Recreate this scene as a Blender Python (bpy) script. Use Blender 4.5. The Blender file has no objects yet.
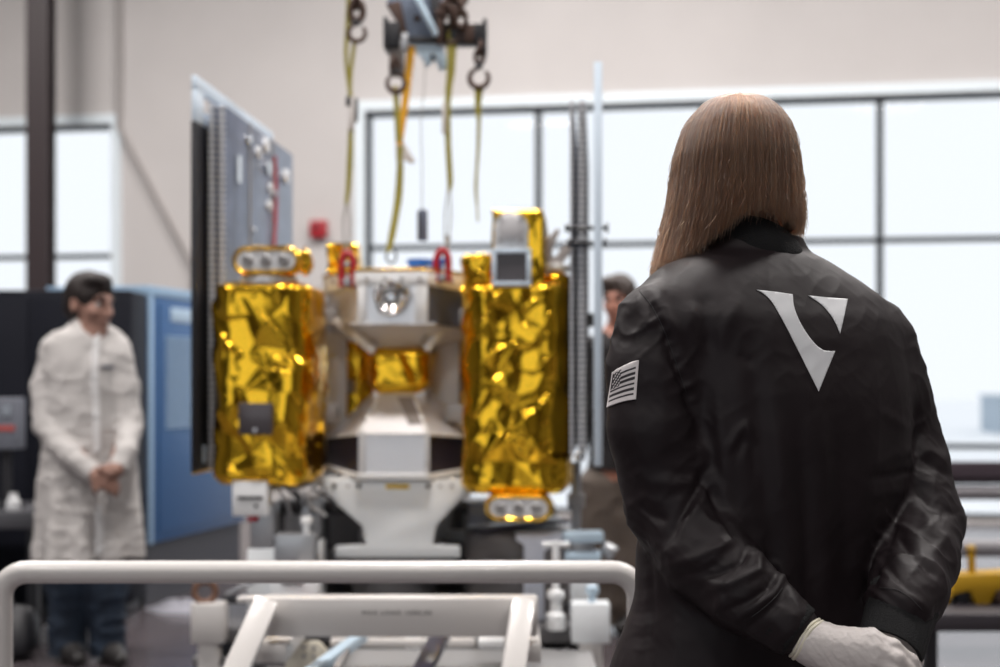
import bpy, bmesh, math, random
import numpy as np
from mathutils import Vector, Matrix
from mathutils.bvhtree import BVHTree
random.seed(7)
rng = np.random.default_rng(11)
C = bpy.context.scene.collection
FPX, CX, HY, CH = 1388.9, 500.0, 380.0, 1.25      # 50 mm lens on 1000 px, horizon row, eye height

def P(px, py, Y):
    return Vector(((px-CX)*Y/FPX, Y, CH-(py-HY)*Y/FPX))

# ------------------------------------------------------------------ materials
MATS = {}
def mat(name, col, rough=0.5, metal=0.0, bump=0.0, bscale=40.0, var=0.0, vscale=6.0, spec=None, emit=None, coat=0.0, stretch=None):
    if name in MATS: return MATS[name]
    m = bpy.data.materials.new(name); m.use_nodes = True
    nt = m.node_tree; b = nt.nodes['Principled BSDF']
    b.inputs['Base Color'].default_value = (*col, 1); b.inputs['Roughness'].default_value = rough
    b.inputs['Metallic'].default_value = metal
    if spec is not None: b.inputs['Specular IOR Level'].default_value = spec
    if coat: b.inputs['Coat Weight'].default_value = coat
    if emit: b.inputs['Emission Color'].default_value = (*col, 1); b.inputs['Emission Strength'].default_value = emit
    tc = nt.nodes.new('ShaderNodeTexCoord')
    src = tc.outputs['Object']
    if stretch:
        mp = nt.nodes.new('ShaderNodeMapping'); mp.inputs['Scale'].default_value = stretch
        nt.links.new(src, mp.inputs['Vector']); src = mp.outputs['Vector']
    if var:
        n = nt.nodes.new('ShaderNodeTexNoise'); n.inputs['Scale'].default_value = vscale; n.inputs['Detail'].default_value = 5
        nt.links.new(src, n.inputs['Vector'])
        r = nt.nodes.new('ShaderNodeMapRange'); r.inputs['From Min'].default_value = .3; r.inputs['From Max'].default_value = .7
        r.inputs['To Min'].default_value = 1-var; r.inputs['To Max'].default_value = 1+var
        nt.links.new(n.outputs['Fac'], r.inputs['Value'])
        mx = nt.nodes.new('ShaderNodeVectorMath'); mx.operation = 'SCALE'; mx.inputs[0].default_value = col
        nt.links.new(r.outputs[0], mx.inputs['Scale']); nt.links.new(mx.outputs[0], b.inputs['Base Color'])
    if bump:
        n2 = nt.nodes.new('ShaderNodeTexNoise'); n2.inputs['Scale'].default_value = bscale; n2.inputs['Detail'].default_value = 4
        nt.links.new(src, n2.inputs['Vector'])
        bp = nt.nodes.new('ShaderNodeBump'); bp.inputs['Strength'].default_value = bump; bp.inputs['Distance'].default_value = .01
        nt.links.new(n2.outputs['Fac'], bp.inputs['Height']); nt.links.new(bp.outputs[0], b.inputs['Normal'])
    MATS[name] = m
    return m

# ------------------------------------------------------------------ mesh builder
class MB:
    def __init__(s): s.v = []; s.f = []; s.mi = []
    def add(s, vs, fs, mi=0):
        o = len(s.v); s.v += [tuple(v) for v in vs]
        s.f += [tuple(i+o for i in f) for f in fs]
        s.mi += ([mi]*len(fs) if isinstance(mi, int) else list(mi))
        return s
    def box(s, c, size, rot=None, mi=0):
        hx, hy, hz = size[0]/2, size[1]/2, size[2]/2; c = Vector(c); vs = []
        for z in (-hz, hz):
            for x, y in ((-hx,-hy),(hx,-hy),(hx,hy),(-hx,hy)):
                p = Vector((x,y,z)); p = rot @ p if rot else p; vs.append(p+c)
        return s.add(vs, [(3,2,1,0),(4,5,6,7),(0,1,5,4),(1,2,6,5),(2,3,7,6),(3,0,4,7)], mi)
    def span(s, a, b, mi=0):
        a = Vector(a); b = Vector(b)
        return s.box((a+b)/2, [abs(x) for x in (b-a)], None, mi)
    def bar(s, a, b, w, t, up=(0,0,1), mi=0):
        a = Vector(a); b = Vector(b); d = (b-a); L = d.length; d.normalize(); up = Vector(up)
        if abs(d.dot(up)) > .98: up = Vector((0,1,0))
        x = d.cross(up).normalized(); z = x.cross(d).normalized()
        return s.box((a+b)/2, (w, L, t), Matrix((x, d, z)).transposed(), mi)
    def tube(s, path, r, n=12, cap=True, mi=0, flat=1.0, up=(0,0,1)):
        pts = [Vector(p) for p in path]; N = len(pts)
        rs = [r]*N if isinstance(r, (int, float)) else list(r)
        vs = []; fs = []; prev = None
        for i, p in enumerate(pts):
            t = (pts[min(i+1,N-1)]-pts[max(i-1,0)]).normalized()
            if prev is None:
                u = Vector(up); 
                if abs(u.dot(t)) > .95: u = Vector((0,1,0)) if abs(t.y) < .9 else Vector((1,0,0))
                x = (u - t*u.dot(t)).normalized()
            else: x = (prev - t*prev.dot(t)).normalized()
            prev = x; y = t.cross(x)
            for k in range(n):
                a = 2*math.pi*k/n
                vs.append(p + x*(math.cos(a)*rs[i]*flat) + y*(math.sin(a)*rs[i]))
        for i in range(N-1):
            for k in range(n):
                fs.append((i*n+k, i*n+(k+1)%n, (i+1)*n+(k+1)%n, (i+1)*n+k))
        if cap: fs += [tuple(range(n-1,-1,-1)), tuple(range((N-1)*n, N*n))]
        return s.add(vs, fs, mi)
    def cyl(s, a, b, r, r2=None, n=24, mi=0): return s.tube([a, b], [r, r if r2 is None else r2], n, mi=mi)
    def loft(s, rings, cap=True, mi=0):
        n = len(rings[0]); vs = [p for r in rings for p in r]; fs = []
        for i in range(len(rings)-1):
            for k in range(n):
                fs.append((i*n+k, i*n+(k+1)%n, (i+1)*n+(k+1)%n, (i+1)*n+k))
        if cap: fs += [tuple(range(n-1,-1,-1)), tuple(range((len(rings)-1)*n, len(rings)*n))]
        return s.add(vs, fs, mi)
    def lathe(s, prof, origin=(0,0,0), axis=(0,0,1), n=32, mi=0):
        ax = Vector(axis).normalized(); q = Vector((0,0,1)).rotation_difference(ax); o = Vector(origin)
        rings = [[o + q @ Vector((r*math.cos(2*math.pi*k/n), r*math.sin(2*math.pi*k/n), h)) for k in range(n)] for r, h in prof]
        return s.loft(rings, True, mi)
    def prism(s, poly, vec, mi=0):
        vec = Vector(vec); a = [Vector(p) for p in poly]
        return s.loft([a, [p+vec for p in a]], True, mi)
    def torus(s, c, R, r, axis=(0,0,1), n=24, m=10, arc=(0, 2*math.pi), squash=(1,1), mi=0):
        ax = Vector(axis).normalized(); q = Vector((0,0,1)).rotation_difference(ax); c = Vector(c)
        full = abs(arc[1]-arc[0]-2*math.pi) < 1e-6
        pts = [c + q @ Vector((R*squash[0]*math.cos(t), R*squash[1]*math.sin(t), 0)) for t in np.linspace(arc[0], arc[1], n+1)]
        return s.tube(pts, r, m, not full, mi)
    def build(s, name, m, parent=None, bevel=0.0, seg=2, smooth=True, angle=35, sub=0, loc=None):
        me = bpy.data.meshes.new(name)
        me.from_pydata(s.v, [], s.f)
        ms = m if isinstance(m, (list, tuple)) else [m]
        for q in ms: me.materials.append(q)
        if len(ms) > 1: me.polygons.foreach_set('material_index', s.mi)
        bm = bmesh.new(); bm.from_mesh(me)
        bmesh.ops.recalc_face_normals(bm, faces=bm.faces)
        if bevel:
            es = [e for e in bm.edges if len(e.link_faces) == 2 and e.calc_face_angle(0) > .5]
            bmesh.ops.bevel(bm, geom=es, offset=bevel, segments=seg, affect='EDGES', clamp_overlap=True, profile=.5)
        bm.to_mesh(me); bm.free()
        if smooth:
            me.polygons.foreach_set('use_smooth', [True]*len(me.polygons))
            me.set_sharp_from_angle(angle=math.radians(angle))
        o = bpy.data.objects.new(name, me); C.objects.link(o)
        if parent: o.parent = parent
        if loc is not None: o.location = loc
        if sub:
            md = o.modifiers.new('sub', 'SUBSURF'); md.levels = sub; md.render_levels = sub
        return o

def tag(o, label=None, cat=None, group=None, kind=None):
    if label: o['label'] = label
    if cat: o['category'] = cat
    if group: o['group'] = group
    if kind: o['kind'] = kind
    return o
def empty(name, loc=(0,0,0), rz=0.0, label=None, cat=None, group=None, kind=None, parent=None):
    o = bpy.data.objects.new(name, None); C.objects.link(o); o.location = loc; o.rotation_euler = (0,0,rz)
    o.empty_display_size = .05
    if parent: o.parent = parent
    return tag(o, label, cat, group, kind)
def rebase(o, loc):
    """move an object's origin without moving its mesh"""
    o.data.transform(Matrix.Translation(-Vector(loc))); o.location = Vector(loc); return o
def smoothpath(pts, n=24):
    """Catmull-Rom through points"""
    p = [Vector(q) for q in pts]; p = [p[0]*2-p[1]] + p + [p[-1]*2-p[-2]]; out = []
    segs = len(p)-3; per = max(2, n//segs)
    for i in range(segs):
        for j in range(per):
            t = j/per; a, b, c, d = p[i:i+4]
            out.append(.5*((2*b)+(c-a)*t+(2*a-5*b+4*c-d)*t*t+(3*b-a-3*c+d)*t**3))
    out.append(p[-2]); return out

# ------------------------------------------------------------------ implicit bodies (surface nets)
class Field:
    def __init__(s, lo, hi, h):
        s.lo = np.array(lo, float); s.h = h
        s.n = np.ceil((np.array(hi)-s.lo)/h).astype(int)+1
        s.V = np.full(s.n, 1.0, np.float32)
        s.ax = [s.lo[i]+h*np.arange(s.n[i]) for i in range(3)]
    def _win(s, lo, hi, pad):
        a = np.clip(np.floor((np.array(lo)-pad-s.lo)/s.h).astype(int), 0, s.n); b = np.clip(np.ceil((np.array(hi)+pad-s.lo)/s.h).astype(int)+1, 0, s.n)
        return tuple(slice(a[i], b[i]) for i in range(3))
    def _mix(s, w, d, k, mode):
        a = s.V[w]
        if mode == 'sub':
            d = -d
            r = np.maximum(a, d) if k <= 0 else -(s.smin(-a, -d, k))
        else: r = np.minimum(a, d) if k <= 0 else s.smin(a, d, k)
        s.V[w] = r
    @staticmethod
    def smin(a, b, k):
        h = np.maximum(k-np.abs(a-b), 0)/k
        return np.minimum(a, b)-h*h*k*.25
    def grids(s, w):
        return np.meshgrid(s.ax[0][w[0]], s.ax[1][w[1]], s.ax[2][w[2]], indexing='ij')
    def cap(s, a, b, ra, rb, k=0.0, mode='add'):
        a = np.array(a, float); b = np.array(b, float); R = max(ra, rb)
        w = s._win(np.minimum(a,b)-R, np.maximum(a,b)+R, k+4*s.h+.02); X, Y, Z = s.grids(w)
        if X.size == 0: return s
        ba = b-a; L = max(ba@ba, 1e-9)
        t = np.clip(((X-a[0])*ba[0]+(Y-a[1])*ba[1]+(Z-a[2])*ba[2])/L, 0, 1)
        d = np.sqrt((X-a[0]-t*ba[0])**2+(Y-a[1]-t*ba[1])**2+(Z-a[2]-t*ba[2])**2)-(ra+(rb-ra)*t)
        s._mix(w, d.astype(np.float32), k, mode); return s
    def chain(s, pts, rs, k=0.0, k0=None):
        for i in range(len(pts)-1): s.cap(pts[i], pts[i+1], rs[i], rs[i+1], k if (i or k0 is None) else k0)
        return s
    def ell(s, c, r, k=0.0, rot=None, mode='add'):
        c = np.array(c, float); r = np.array(r, float); R = r.max()
        w = s._win(c-R, c+R, k+4*s.h+.02); X, Y, Z = s.grids(w)
        if X.size == 0: return s
        x, y, z = X-c[0], Y-c[1], Z-c[2]
        if rot is not None:
            M = np.array(rot.transposed()); x, y, z = (M[i][0]*x+M[i][1]*y+M[i][2]*z for i in range(3))
        q = np.sqrt((x/r[0])**2+(y/r[1])**2+(z/r[2])**2); g = np.sqrt((x/r[0]**2)**2+(y/r[1]**2)**2+(z/r[2]**2)**2)+1e-9
        s._mix(w, (q*(q-1)/g).astype(np.float32), k, mode); return s
    def stack(s, rows, ang=0.0, p=2.3, k=0.0, mode='add', cut=None):
        """rows: (z, cx, cy, a, b) elliptic sections; ang turns the sections about z"""
        rows = sorted(rows); zz = np.array([r[0] for r in rows]); A = np.array(rows)
        lo = (A[:,1]-A[:,3:].max(1)).min(), (A[:,2]-A[:,3:].max(1)).min(), zz[0]
        hi = (A[:,1]+A[:,3:].max(1)).max(), (A[:,2]+A[:,3:].max(1)).max(), zz[-1]
        w = s._win(lo, hi, k+4*s.h+.02); X, Y, Z = s.grids(w)
        zl = s.ax[2][w[2]]
        f = [pchip(zz, A[:,i], zl) for i in range(1,5)]
        cx, cy, a, b = [q[None,None,:] for q in f]
        ca, sa = math.cos(ang), math.sin(ang)
        x = (X-cx)*ca+(Y-cy)*sa; y = -(X-cx)*sa+(Y-cy)*ca
        q = ((np.abs(x)/a)**p+(np.abs(y)/b)**p)**(1/p)
        d = (q-1)*np.minimum(a, b)
        d = np.maximum(d, np.maximum(Z-zz[-1], zz[0]-Z))
        if cut is not None: d = np.maximum(d, cut(X, Y, Z))
        s._mix(w, d.astype(np.float32), k, mode); return s
    def mesh(s, name, m, parent=None, relax=2, disp=None, smooth=True):
        v, f = surface_nets(s.V, s.lo, s.h)
        for _ in range(relax): v = laplace(v, f, .5)
        me = bpy.data.meshes.new(name); me.from_pydata(v.tolist(), [], f.tolist()); me.update()
        if disp is not None:
            nn = np.empty(len(v)*3, np.float32); me.vertex_normals.foreach_get('vector', nn); nn = nn.reshape(-1,3)
            v = v+nn*disp(v, nn)[:,None]; me.vertices.foreach_set('co', v.astype(np.float32).ravel()); me.update()
        ms = m if isinstance(m, (list, tuple)) else [m]
        for q in ms: me.materials.append(q)
        if smooth: me.polygons.foreach_set('use_smooth', [True]*len(me.polygons))
        o = bpy.data.objects.new(name, me); C.objects.link(o)
        if parent:
            o.parent = parent; o.matrix_parent_inverse = Matrix.Translation(-Vector(parent.location))
        return o
def pchip(x, y, q):
    """smooth monotone interpolation"""
    h = np.diff(x); d = np.diff(y)/h; n = len(x); m = np.zeros(n)
    m[0], m[-1] = d[0], d[-1]
    for i in range(1, n-1):
        m[i] = 0 if d[i-1]*d[i] <= 0 else 2*d[i-1]*d[i]/(d[i-1]+d[i])
    q = np.clip(q, x[0], x[-1]); i = np.clip(np.searchsorted(x, q)-1, 0, n-2); t = (q-x[i])/h[i]
    return (2*t**3-3*t**2+1)*y[i]+(t**3-2*t**2+t)*h[i]*m[i]+(-2*t**3+3*t**2)*y[i+1]+(t**3-t**2)*h[i]*m[i+1]
def surface_nets(V, lo, h):
    n = V.shape; ins = V < 0
    cnt = sum(ins[i:n[0]-1+i, j:n[1]-1+j, k:n[2]-1+k].astype(np.int8) for i in (0,1) for j in (0,1) for k in (0,1))
    act = (cnt > 0) & (cnt < 8); idx = -np.ones(act.shape, np.int64)
    cells = np.argwhere(act); idx[act] = np.arange(len(cells))
    acc = np.zeros((len(cells), 3)); num = np.zeros(len(cells))
    cs = [(i,j,k) for i in (0,1) for j in (0,1) for k in (0,1)]
    val = {c: V[cells[:,0]+c[0], cells[:,1]+c[1], cells[:,2]+c[2]] for c in cs}
    for c in cs:
        for a in range(3):
            if c[a] == 0:
                e = list(c); e[a] = 1; e = tuple(e); v0, v1 = val[c], val[e]; m = (v0 < 0) != (v1 < 0)
                t = np.where(m, v0/np.where(m, v0-v1, 1), 0); p = np.tile(np.array(c, float), (len(cells),1)); p[:,a] = t
                acc[m] += p[m]; num[m] += 1
    verts = (cells+acc/num[:,None])*h+lo
    faces = []
    for a in range(3):
        b, c = (a+1)%3, (a+2)%3
        s0 = [slice(1,-1)]*3; s0[a] = slice(0, n[a]-1); s1 = list(s0); s1[a] = slice(1, n[a])
        A, B = ins[tuple(s0)], ins[tuple(s1)]; q = np.argwhere(A != B)
        if len(q) == 0: continue
        flip = A[q[:,0],q[:,1],q[:,2]]
        q = q+1; q[:,a] -= 1
        def at(db, dc):
            r = q.copy(); r[:,b] += db; r[:,c] += dc; return idx[r[:,0],r[:,1],r[:,2]]
        f = np.stack([at(-1,-1), at(0,-1), at(0,0), at(-1,0)], 1); f[~flip] = f[~flip][:, ::-1]; faces.append(f)
    f = np.concatenate(faces); f = f[(f >= 0).all(1)]
    return verts, f
def laplace(v, f, lam):
    acc = np.zeros_like(v); num = np.zeros(len(v))
    for i in range(4):
        for j in ((i+1)%4, (i-1)%4):
            np.add.at(acc, f[:,i], v[f[:,j]]); np.add.at(num, f[:,i], 1)
    return v+lam*(acc/np.maximum(num,1)[:,None]-v)
# cheap periodic-free value noise in 3D for cloth
def vnoise(p, seed=0):
    p = np.asarray(p, float); i = np.floor(p).astype(np.int64); f = p-i; f = f*f*(3-2*f); out = 0
    def hsh(a, b, c):
        q = (a*374761393+b*668265263+c*2147483647+seed*144665)&0xffffffff
        q = ((q^(q>>13))*1274126177)&0xffffffff
        return ((q^(q>>16))&0xffff)/65535.0
    for a in (0,1):
        for b in (0,1):
            for c in (0,1):
                w = (f[:,0] if a else 1-f[:,0])*(f[:,1] if b else 1-f[:,1])*(f[:,2] if c else 1-f[:,2])
                out = out+w*hsh(i[:,0]+a, i[:,1]+b, i[:,2]+c)
    return out
# ------------------------------------------------------------------ camera
cam = bpy.data.cameras.new('camera'); cam.lens = 50; cam.sensor_width = 36; cam.shift_y = (HY-333.5)/1000
cam.dof.use_dof = True; cam.dof.focus_distance = 2.2; cam.dof.aperture_fstop = 2.6; cam.clip_end = 300
co = bpy.data.objects.new('camera', cam); C.objects.link(co); co.location = (0,0,CH); co.rotation_euler = (math.pi/2,0,0)
bpy.context.scene.camera = co
vs = bpy.context.scene.view_settings
vs.view_transform = 'Standard'; vs.look = 'None'; vs.gamma = 1; vs.use_curve_mapping = False; vs.exposure = 0.0
bpy.context.scene.cycles.use_denoising = True

# ------------------------------------------------------------------ world: bright overcast sky
w = bpy.data.worlds.new('overcast_sky'); bpy.context.scene.world = w; w.use_nodes = True
bg = w.node_tree.nodes['Background']; bg.inputs['Color'].default_value = (.95,.972,1,1); bg.inputs['Strength'].default_value = 1.06

# ------------------------------------------------------------------ wall frame (the window wall runs a little askew)
WO = Vector((-1.17, 13.0, 0)); WA = Vector((.9869,-.1613,0)); WN = Vector((.1613,.9869,0))
def wu(px):
    k = (px-CX)/FPX                       # WO + u*WA on the ray x = k*Y
    return (k*WO.y-WO.x)/(WA.x-k*WA.y)
def wz(px, py):
    Y = WO.y+wu(px)*WA.y; return CH-(py-HY)*Y/FPX
def WP(u, v, z): return WO+WA*u+WN*v+Vector((0,0,z))
WR = Matrix((WA, WN, Vector((0,0,1)))).transposed()
def wbox(mb, u0, u1, v0, v1, z0, z1, mi=0):
    return mb.box(WP((u0+u1)/2, (v0+v1)/2, (z0+z1)/2), (abs(u1-u0), abs(v1-v0), abs(z1-z0)), WR, mi)

m_wall = mat('warm_grey_paint', (.575,.55,.54), .85, var=.03, vscale=1.5, bump=.05, bscale=120)
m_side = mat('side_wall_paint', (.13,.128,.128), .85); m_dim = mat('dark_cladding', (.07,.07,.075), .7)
m_floor = mat('sealed_concrete', (.085,.072,.078), .2, var=.25, vscale=1.3, bump=.03, bscale=30)
m_white = mat('window_lit_white', (.80,.88,.93), .4)  # cool window light is tinted into the white casing colour
m_dark = mat('dark_bronze_metal', (.016,.02,.026), .5)
m_black = mat('black_steel', (.018,.018,.022), .45)
m_ceil = mat('ceiling_grey', (.16,.16,.165), .9)
UL, UR, VB, ZC = -7.0, 7.5, -20.0, 6.6
zt = wz(375,112); zt2 = zt
W1 = (wu(-60), wu(113)); W2 = (wu(364), wu(1060))
Z1 = (.25, wz(60,125)); Z2 = (.03, wz(700, 100))
def wall_with_holes(name, u0, u1, z0, z1, v0, v1, holes):
    us = sorted({u0, u1, *[h[0] for h in holes], *[h[1] for h in holes]}); zs = sorted({z0, z1, *[h[2] for h in holes], *[h[3] for h in holes]})
    mb = MB()
    for a, b in zip(us, us[1:]):
        col = []
        for c, d in zip(zs, zs[1:]):
            mu, mz = (a+b)/2, (c+d)/2
            if not any(h[0] < mu < h[1] and h[2] < mz < h[3] for h in holes):
                if col and abs(col[-1][1]-c) < 1e-6: col[-1][1] = d
                else: col.append([c, d])
        for c, d in col: wbox(mb, a, b, v0, v1, c, d)
    return tag(mb.build(name, m_dim if name == 'wall_front' else m_wall, smooth=False), kind='structure')
wall_with_holes('wall_back', UL, UR, 0, ZC, 0, .3, [(*W1, *Z1), (*W2, *Z2)])
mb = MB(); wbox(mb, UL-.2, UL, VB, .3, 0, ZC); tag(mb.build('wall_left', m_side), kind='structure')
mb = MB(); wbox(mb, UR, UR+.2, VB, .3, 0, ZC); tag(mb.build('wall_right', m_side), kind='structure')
W3 = (-3.6, 4.6); Z3 = (.9, 4.9)
wall_with_holes('wall_front', UL-.2, UR+.2, 0, ZC, VB-.2, VB, [(*W3, *Z3)])
mb = MB(); wbox(mb, UL-.2, UR+.2, VB-.2, .3, -.15, 0); tag(mb.build('floor', m_floor), kind='structure')
mb = MB(); wbox(mb, UL-.2, UR+.2, VB-.2, .3, ZC, ZC+.15); tag(mb.build('ceiling', m_ceil), kind='structure')

def glass_mat():
    m = bpy.data.materials.new('window_glass'); m.use_nodes = True; nt = m.node_tree; nt.nodes.clear()
    o = nt.nodes.new('ShaderNodeOutputMaterial'); mx = nt.nodes.new('ShaderNodeMixShader'); t = nt.nodes.new('ShaderNodeBsdfTransparent')
    g = nt.nodes.new('ShaderNodeBsdfGlossy'); g.inputs['Roughness'].default_value = .02; t.inputs['Color'].default_value = (.97,.985,1,1)
    fr = nt.nodes.new('ShaderNodeFresnel'); fr.inputs['IOR'].default_value = 1.12
    nt.links.new(fr.outputs[0], mx.inputs[0]); nt.links.new(t.outputs[0], mx.inputs[1]); nt.links.new(g.outputs[0], mx.inputs[2]); nt.links.new(mx.outputs[0], o.inputs[0])
    return m
m_glass = glass_mat()
def window(name, u0, u1, z0, z1, vs_u, hs_z, label, v=0, sg=1):
    def wbox(mb, a, b, c, d, e_, f): return mb.box(WP((a+b)/2, v+sg*(c+d)/2, (e_+f)/2), (abs(b-a), abs(d-c), abs(f-e_)), WR)
    e = empty(name, WP((u0+u1)/2, 0, z0), 0, kind='structure')
    e['label'] = label
    inv = Matrix.Translation(-e.location)
    def put(mb, nm, m, bev=0):
        o = mb.build(nm, m, e, bevel=bev, smooth=False); o.matrix_parent_inverse = inv; return o
    t = .085
    mb = MB()
    wbox(mb, u0-t, u1+t, -.035, .1, z1-.005, z1+t); zq = max(0, z0-t); wbox(mb, u0-t, u0+.005, -.035, .1, zq, z1); wbox(mb, u1-.005, u1+t, -.035, .1, zq, z1)
    z0 > .1 and wbox(mb, u0-t, u1+t, -.06, .1, z0-t, z0+.005); put(mb, 'white_casing', m_white)
    mb = MB(); q = .042
    wbox(mb, u0, u1, .06, .16, z1-q, z1); wbox(mb, u0, u1, .06, .16, z0, z0+q); wbox(mb, u0, u0+q, .06, .16, z0+q, z1-q); wbox(mb, u1-q, u1, .06, .16, z0+q, z1-q)
    put(mb, 'dark_frame', m_dark)
    for u in vs_u:
        mb = MB(); wbox(mb, u-.026, u+.026, .05, .17, z0+q, z1-q); put(mb, 'mullion', m_dark)
    for z in hs_z:
        mb = MB(); wbox(mb, u0+q, u1-q, .055, .165, z-.022, z+.022); put(mb, 'transom', m_dark)
    mb = MB(); wbox(mb, u0+q, u1-q, .108, .112, z0+q, z1-q); put(mb, 'pane', m_glass)
    L = bpy.data.lights.new('daylight', 'AREA'); L.shape = 'RECTANGLE'; L.size = u1-u0; L.size_y = z1-z0; L.cycles.is_portal = True
    lo = bpy.data.objects.new('daylight', L); C.objects.link(lo); lo.location = WP((u0+u1)/2, v+sg*.25, (z0+z1)/2)
    lo.rotation_mode = 'QUATERNION'; lo.rotation_quaternion = (-WN*sg).to_track_quat('-Z', 'Y')
    return e
window('window_1', *W1, *Z1, [wu(36)], [wz(60,256), .9], 'white cased window behind the black column')
window('window_2', *W2, *Z2, [wu(537), wu(709), wu(881)], [wz(700,242), wz(960,447)], 'wide gridded window wall behind the satellite and jacketed person')
window('window_3', *W3, *Z3, [-.9, 1.9], [2.9], 'large gridded window in the dark wall behind the viewer', v=VB, sg=-1)
# outside: pale apron and a hazy low building
m_out = mat('pale_apron', (.93,.94,.95), .9)
mb = MB(); wbox(mb, -40, 40, .35, 90, -.4, -.2); tag(mb.build('ground', m_out), kind='structure')
b = empty('shipping_container', WP(10.45+4.5,27.5,-.2), 0, 'blue grey container standing hazily outside the lower right window', 'container')
mb = MB(); cu = 10.45; wbox(mb, cu, cu+9, 26, 29, -.2, .78)
for k in range(24): wbox(mb, cu+.15+k*.37, cu+.3+k*.37, 25.95, 26.0, -.1, .7)
mb2 = MB(); wbox(mb2, cu-.05, cu+9.05, 25.93, 29.05, 0.78, .84)
for q, nm, c in ((mb,'shell',(.40,.47,.54)), (mb2,'roof_edge',(.45,.52,.58))):
    o = q.build(nm, mat('outer_'+nm, c, .9), b); o.matrix_parent_inverse = Matrix.Translation(-b.location)

# black column before the left window, conduit, red alarm box
mb = MB(); p = P(41,0,12.6); 
mb.box((p.x, 12.6, ZC/2), (.05,.2,ZC)); mb.box((p.x,12.5,ZC/2), (.2,.025,ZC)); mb.box((p.x,12.7,ZC/2), (.2,.025,ZC))
tag(mb.build('column', mat('column_paint', (.026,.016,.018), .5)), 'black steel column standing before the left window', kind='structure')
mb = MB(); a = WP(wu(121), -.04, ZC); b_ = WP(wu(121), -.04, wz(121,128)); c_ = WP(wu(196), -.04, wz(196,268)); d_ = WP(wu(196),-.04,.3)
mb.tube([a, b_+Vector((0,0,.06)), b_, b_.lerp(c_,.05), b_.lerp(c_,.95), c_, d_], .028, 10)
tag(mb.build('conduit', mat('conduit_paint', (.36,.335,.325), .6)), 'thin grey conduit bending diagonally down the pale wall', 'conduit')
al = empty('fire_alarm', WP(wu(320), 0, wz(320,229)), 0, 'small red fire alarm box on the wall left of the big window', 'alarm')
inv = Matrix.Translation(-al.location); m_red = mat('alarm_red', (.42,.02,.03), .4)
mb = MB(); wbox(mb, wu(312), wu(328), -.09, 0, wz(320,238), wz(320,221)); o = mb.build('housing', m_red, al, bevel=.012); o.matrix_parent_inverse = inv
mb = MB(); mb.cyl(WP(wu(320),-.088,wz(320,227)), WP(wu(320),-.115,wz(320,227)), .035); o = mb.build('strobe', mat('lens_red', (.25,.02,.03), .4), al); o.matrix_parent_inverse = inv

# ------------------------------------------------------------------ high-bay lamps under the ceiling
m_lampbody = mat('lamp_housing', (.5,.5,.5), .5); m_lens = mat('lamp_diffuser', (1,.97,.93), .5, emit=6)
LIST = []
for i, (x, y, wgt) in enumerate([(-4.5,9.0,1.4),(.0,9.4,1.4),(4.2,8.4,1.3),(-4.3,3.9,1.3),(-.3,3.7,1.25),(3.4,3.6,1.0),(-4,-1.5,.6),(-.3,-2.0,.5),(2.7,-2,.28)]):
    e = empty('high_bay_lamp', (x,y,ZC), 0, 'rectangular white high bay lamp hung under the ceiling', 'lamp', 'high bay lamps under the ceiling')
    mb = MB().box((0,0,-.16),(1.3,.5,.1)); mb.cyl((-.5,0,-.11),(-.5,0,0),.01); mb.cyl((.5,0,-.11),(.5,0,0),.01); mb.build('housing', m_lampbody, e, bevel=.01)
    MB().box((0,0,-.215),(1.2,.42,.01)).build('diffuser', m_lens, e)
    L = bpy.data.lights.new('lamp_light', 'AREA'); L.shape = 'RECTANGLE'; L.size = 1.2; L.size_y = .42; L.energy = 182*wgt; L.color = (1,.95,.92)
    lo = bpy.data.objects.new('lamp_light', L); C.objects.link(lo); lo.parent = e; lo.location = (0,0,-.225)
# ================================================================== SATELLITE (local frame: x right, y away, origin on the stand axis)
SC = Vector((-.386, 5.2, 0)); SA = -math.atan2(.0712, .9975)
sat = empty('satellite', SC, SA, 'satellite wrapped in crumpled gold foil with silver hourglass core and tall solar wings', 'satellite')
rx, ry = (.9975, -.0712), (.0712, .9975)
def LY(px, ld):
    k = (px-CX)/FPX; return (ld+SC.x*ry[0]+SC.y*ry[1])/(k*ry[0]+ry[1])
def LP(px, py, ld):
    Y = LY(px, ld); w = P(px, py, Y); q = w-SC
    return Vector((q.x*rx[0]+q.y*rx[1], ld, w.z))
def lz(py, ld, px=397): return LP(px, py, ld).z

m_gold = mat('gold_foil', (.95,.55,.035), .15, 1.0, bump=.04, bscale=40)
m_goldrim = mat('gold_tape', (.95,.56,.05), .24, 1.0, bump=.1, bscale=80)
m_alu = mat('bare_aluminium', (.88,.88,.90), .34, .8, bump=.02, bscale=18)
m_mirror = mat('polished_panel', (.7,.7,.70), .2, 1.0)
m_alu_dull = mat('dull_aluminium', (.68,.68,.69), .5, .3)
m_offwhite = mat('white_thermal_coating', (.82,.83,.84), .45)
m_grey = mat('grey_anodised', (.36,.35,.35), .45, .3)
m_slate = mat('slate_panel', (.095,.11,.155), .6)
m_darkgl = mat('dark_radiator', (.028,.026,.045), .3)
m_sock = mat('sensor_window', (.07,.06,.065), .25)
m_blue = mat('blue_cap', (.01,.10,.36), .4)
m_redcap = mat('red_cover', (.36,.012,.03), .4)
m_pale = mat('pale_blue_edge', (.66,.76,.86), .4, .2)
m_wing = mat('wing_back_sheet', (.13,.16,.23), .32, .3, var=.25, vscale=12)
m_wingdark = mat('wing_carbon', (.012,.012,.016), .45)

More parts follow.
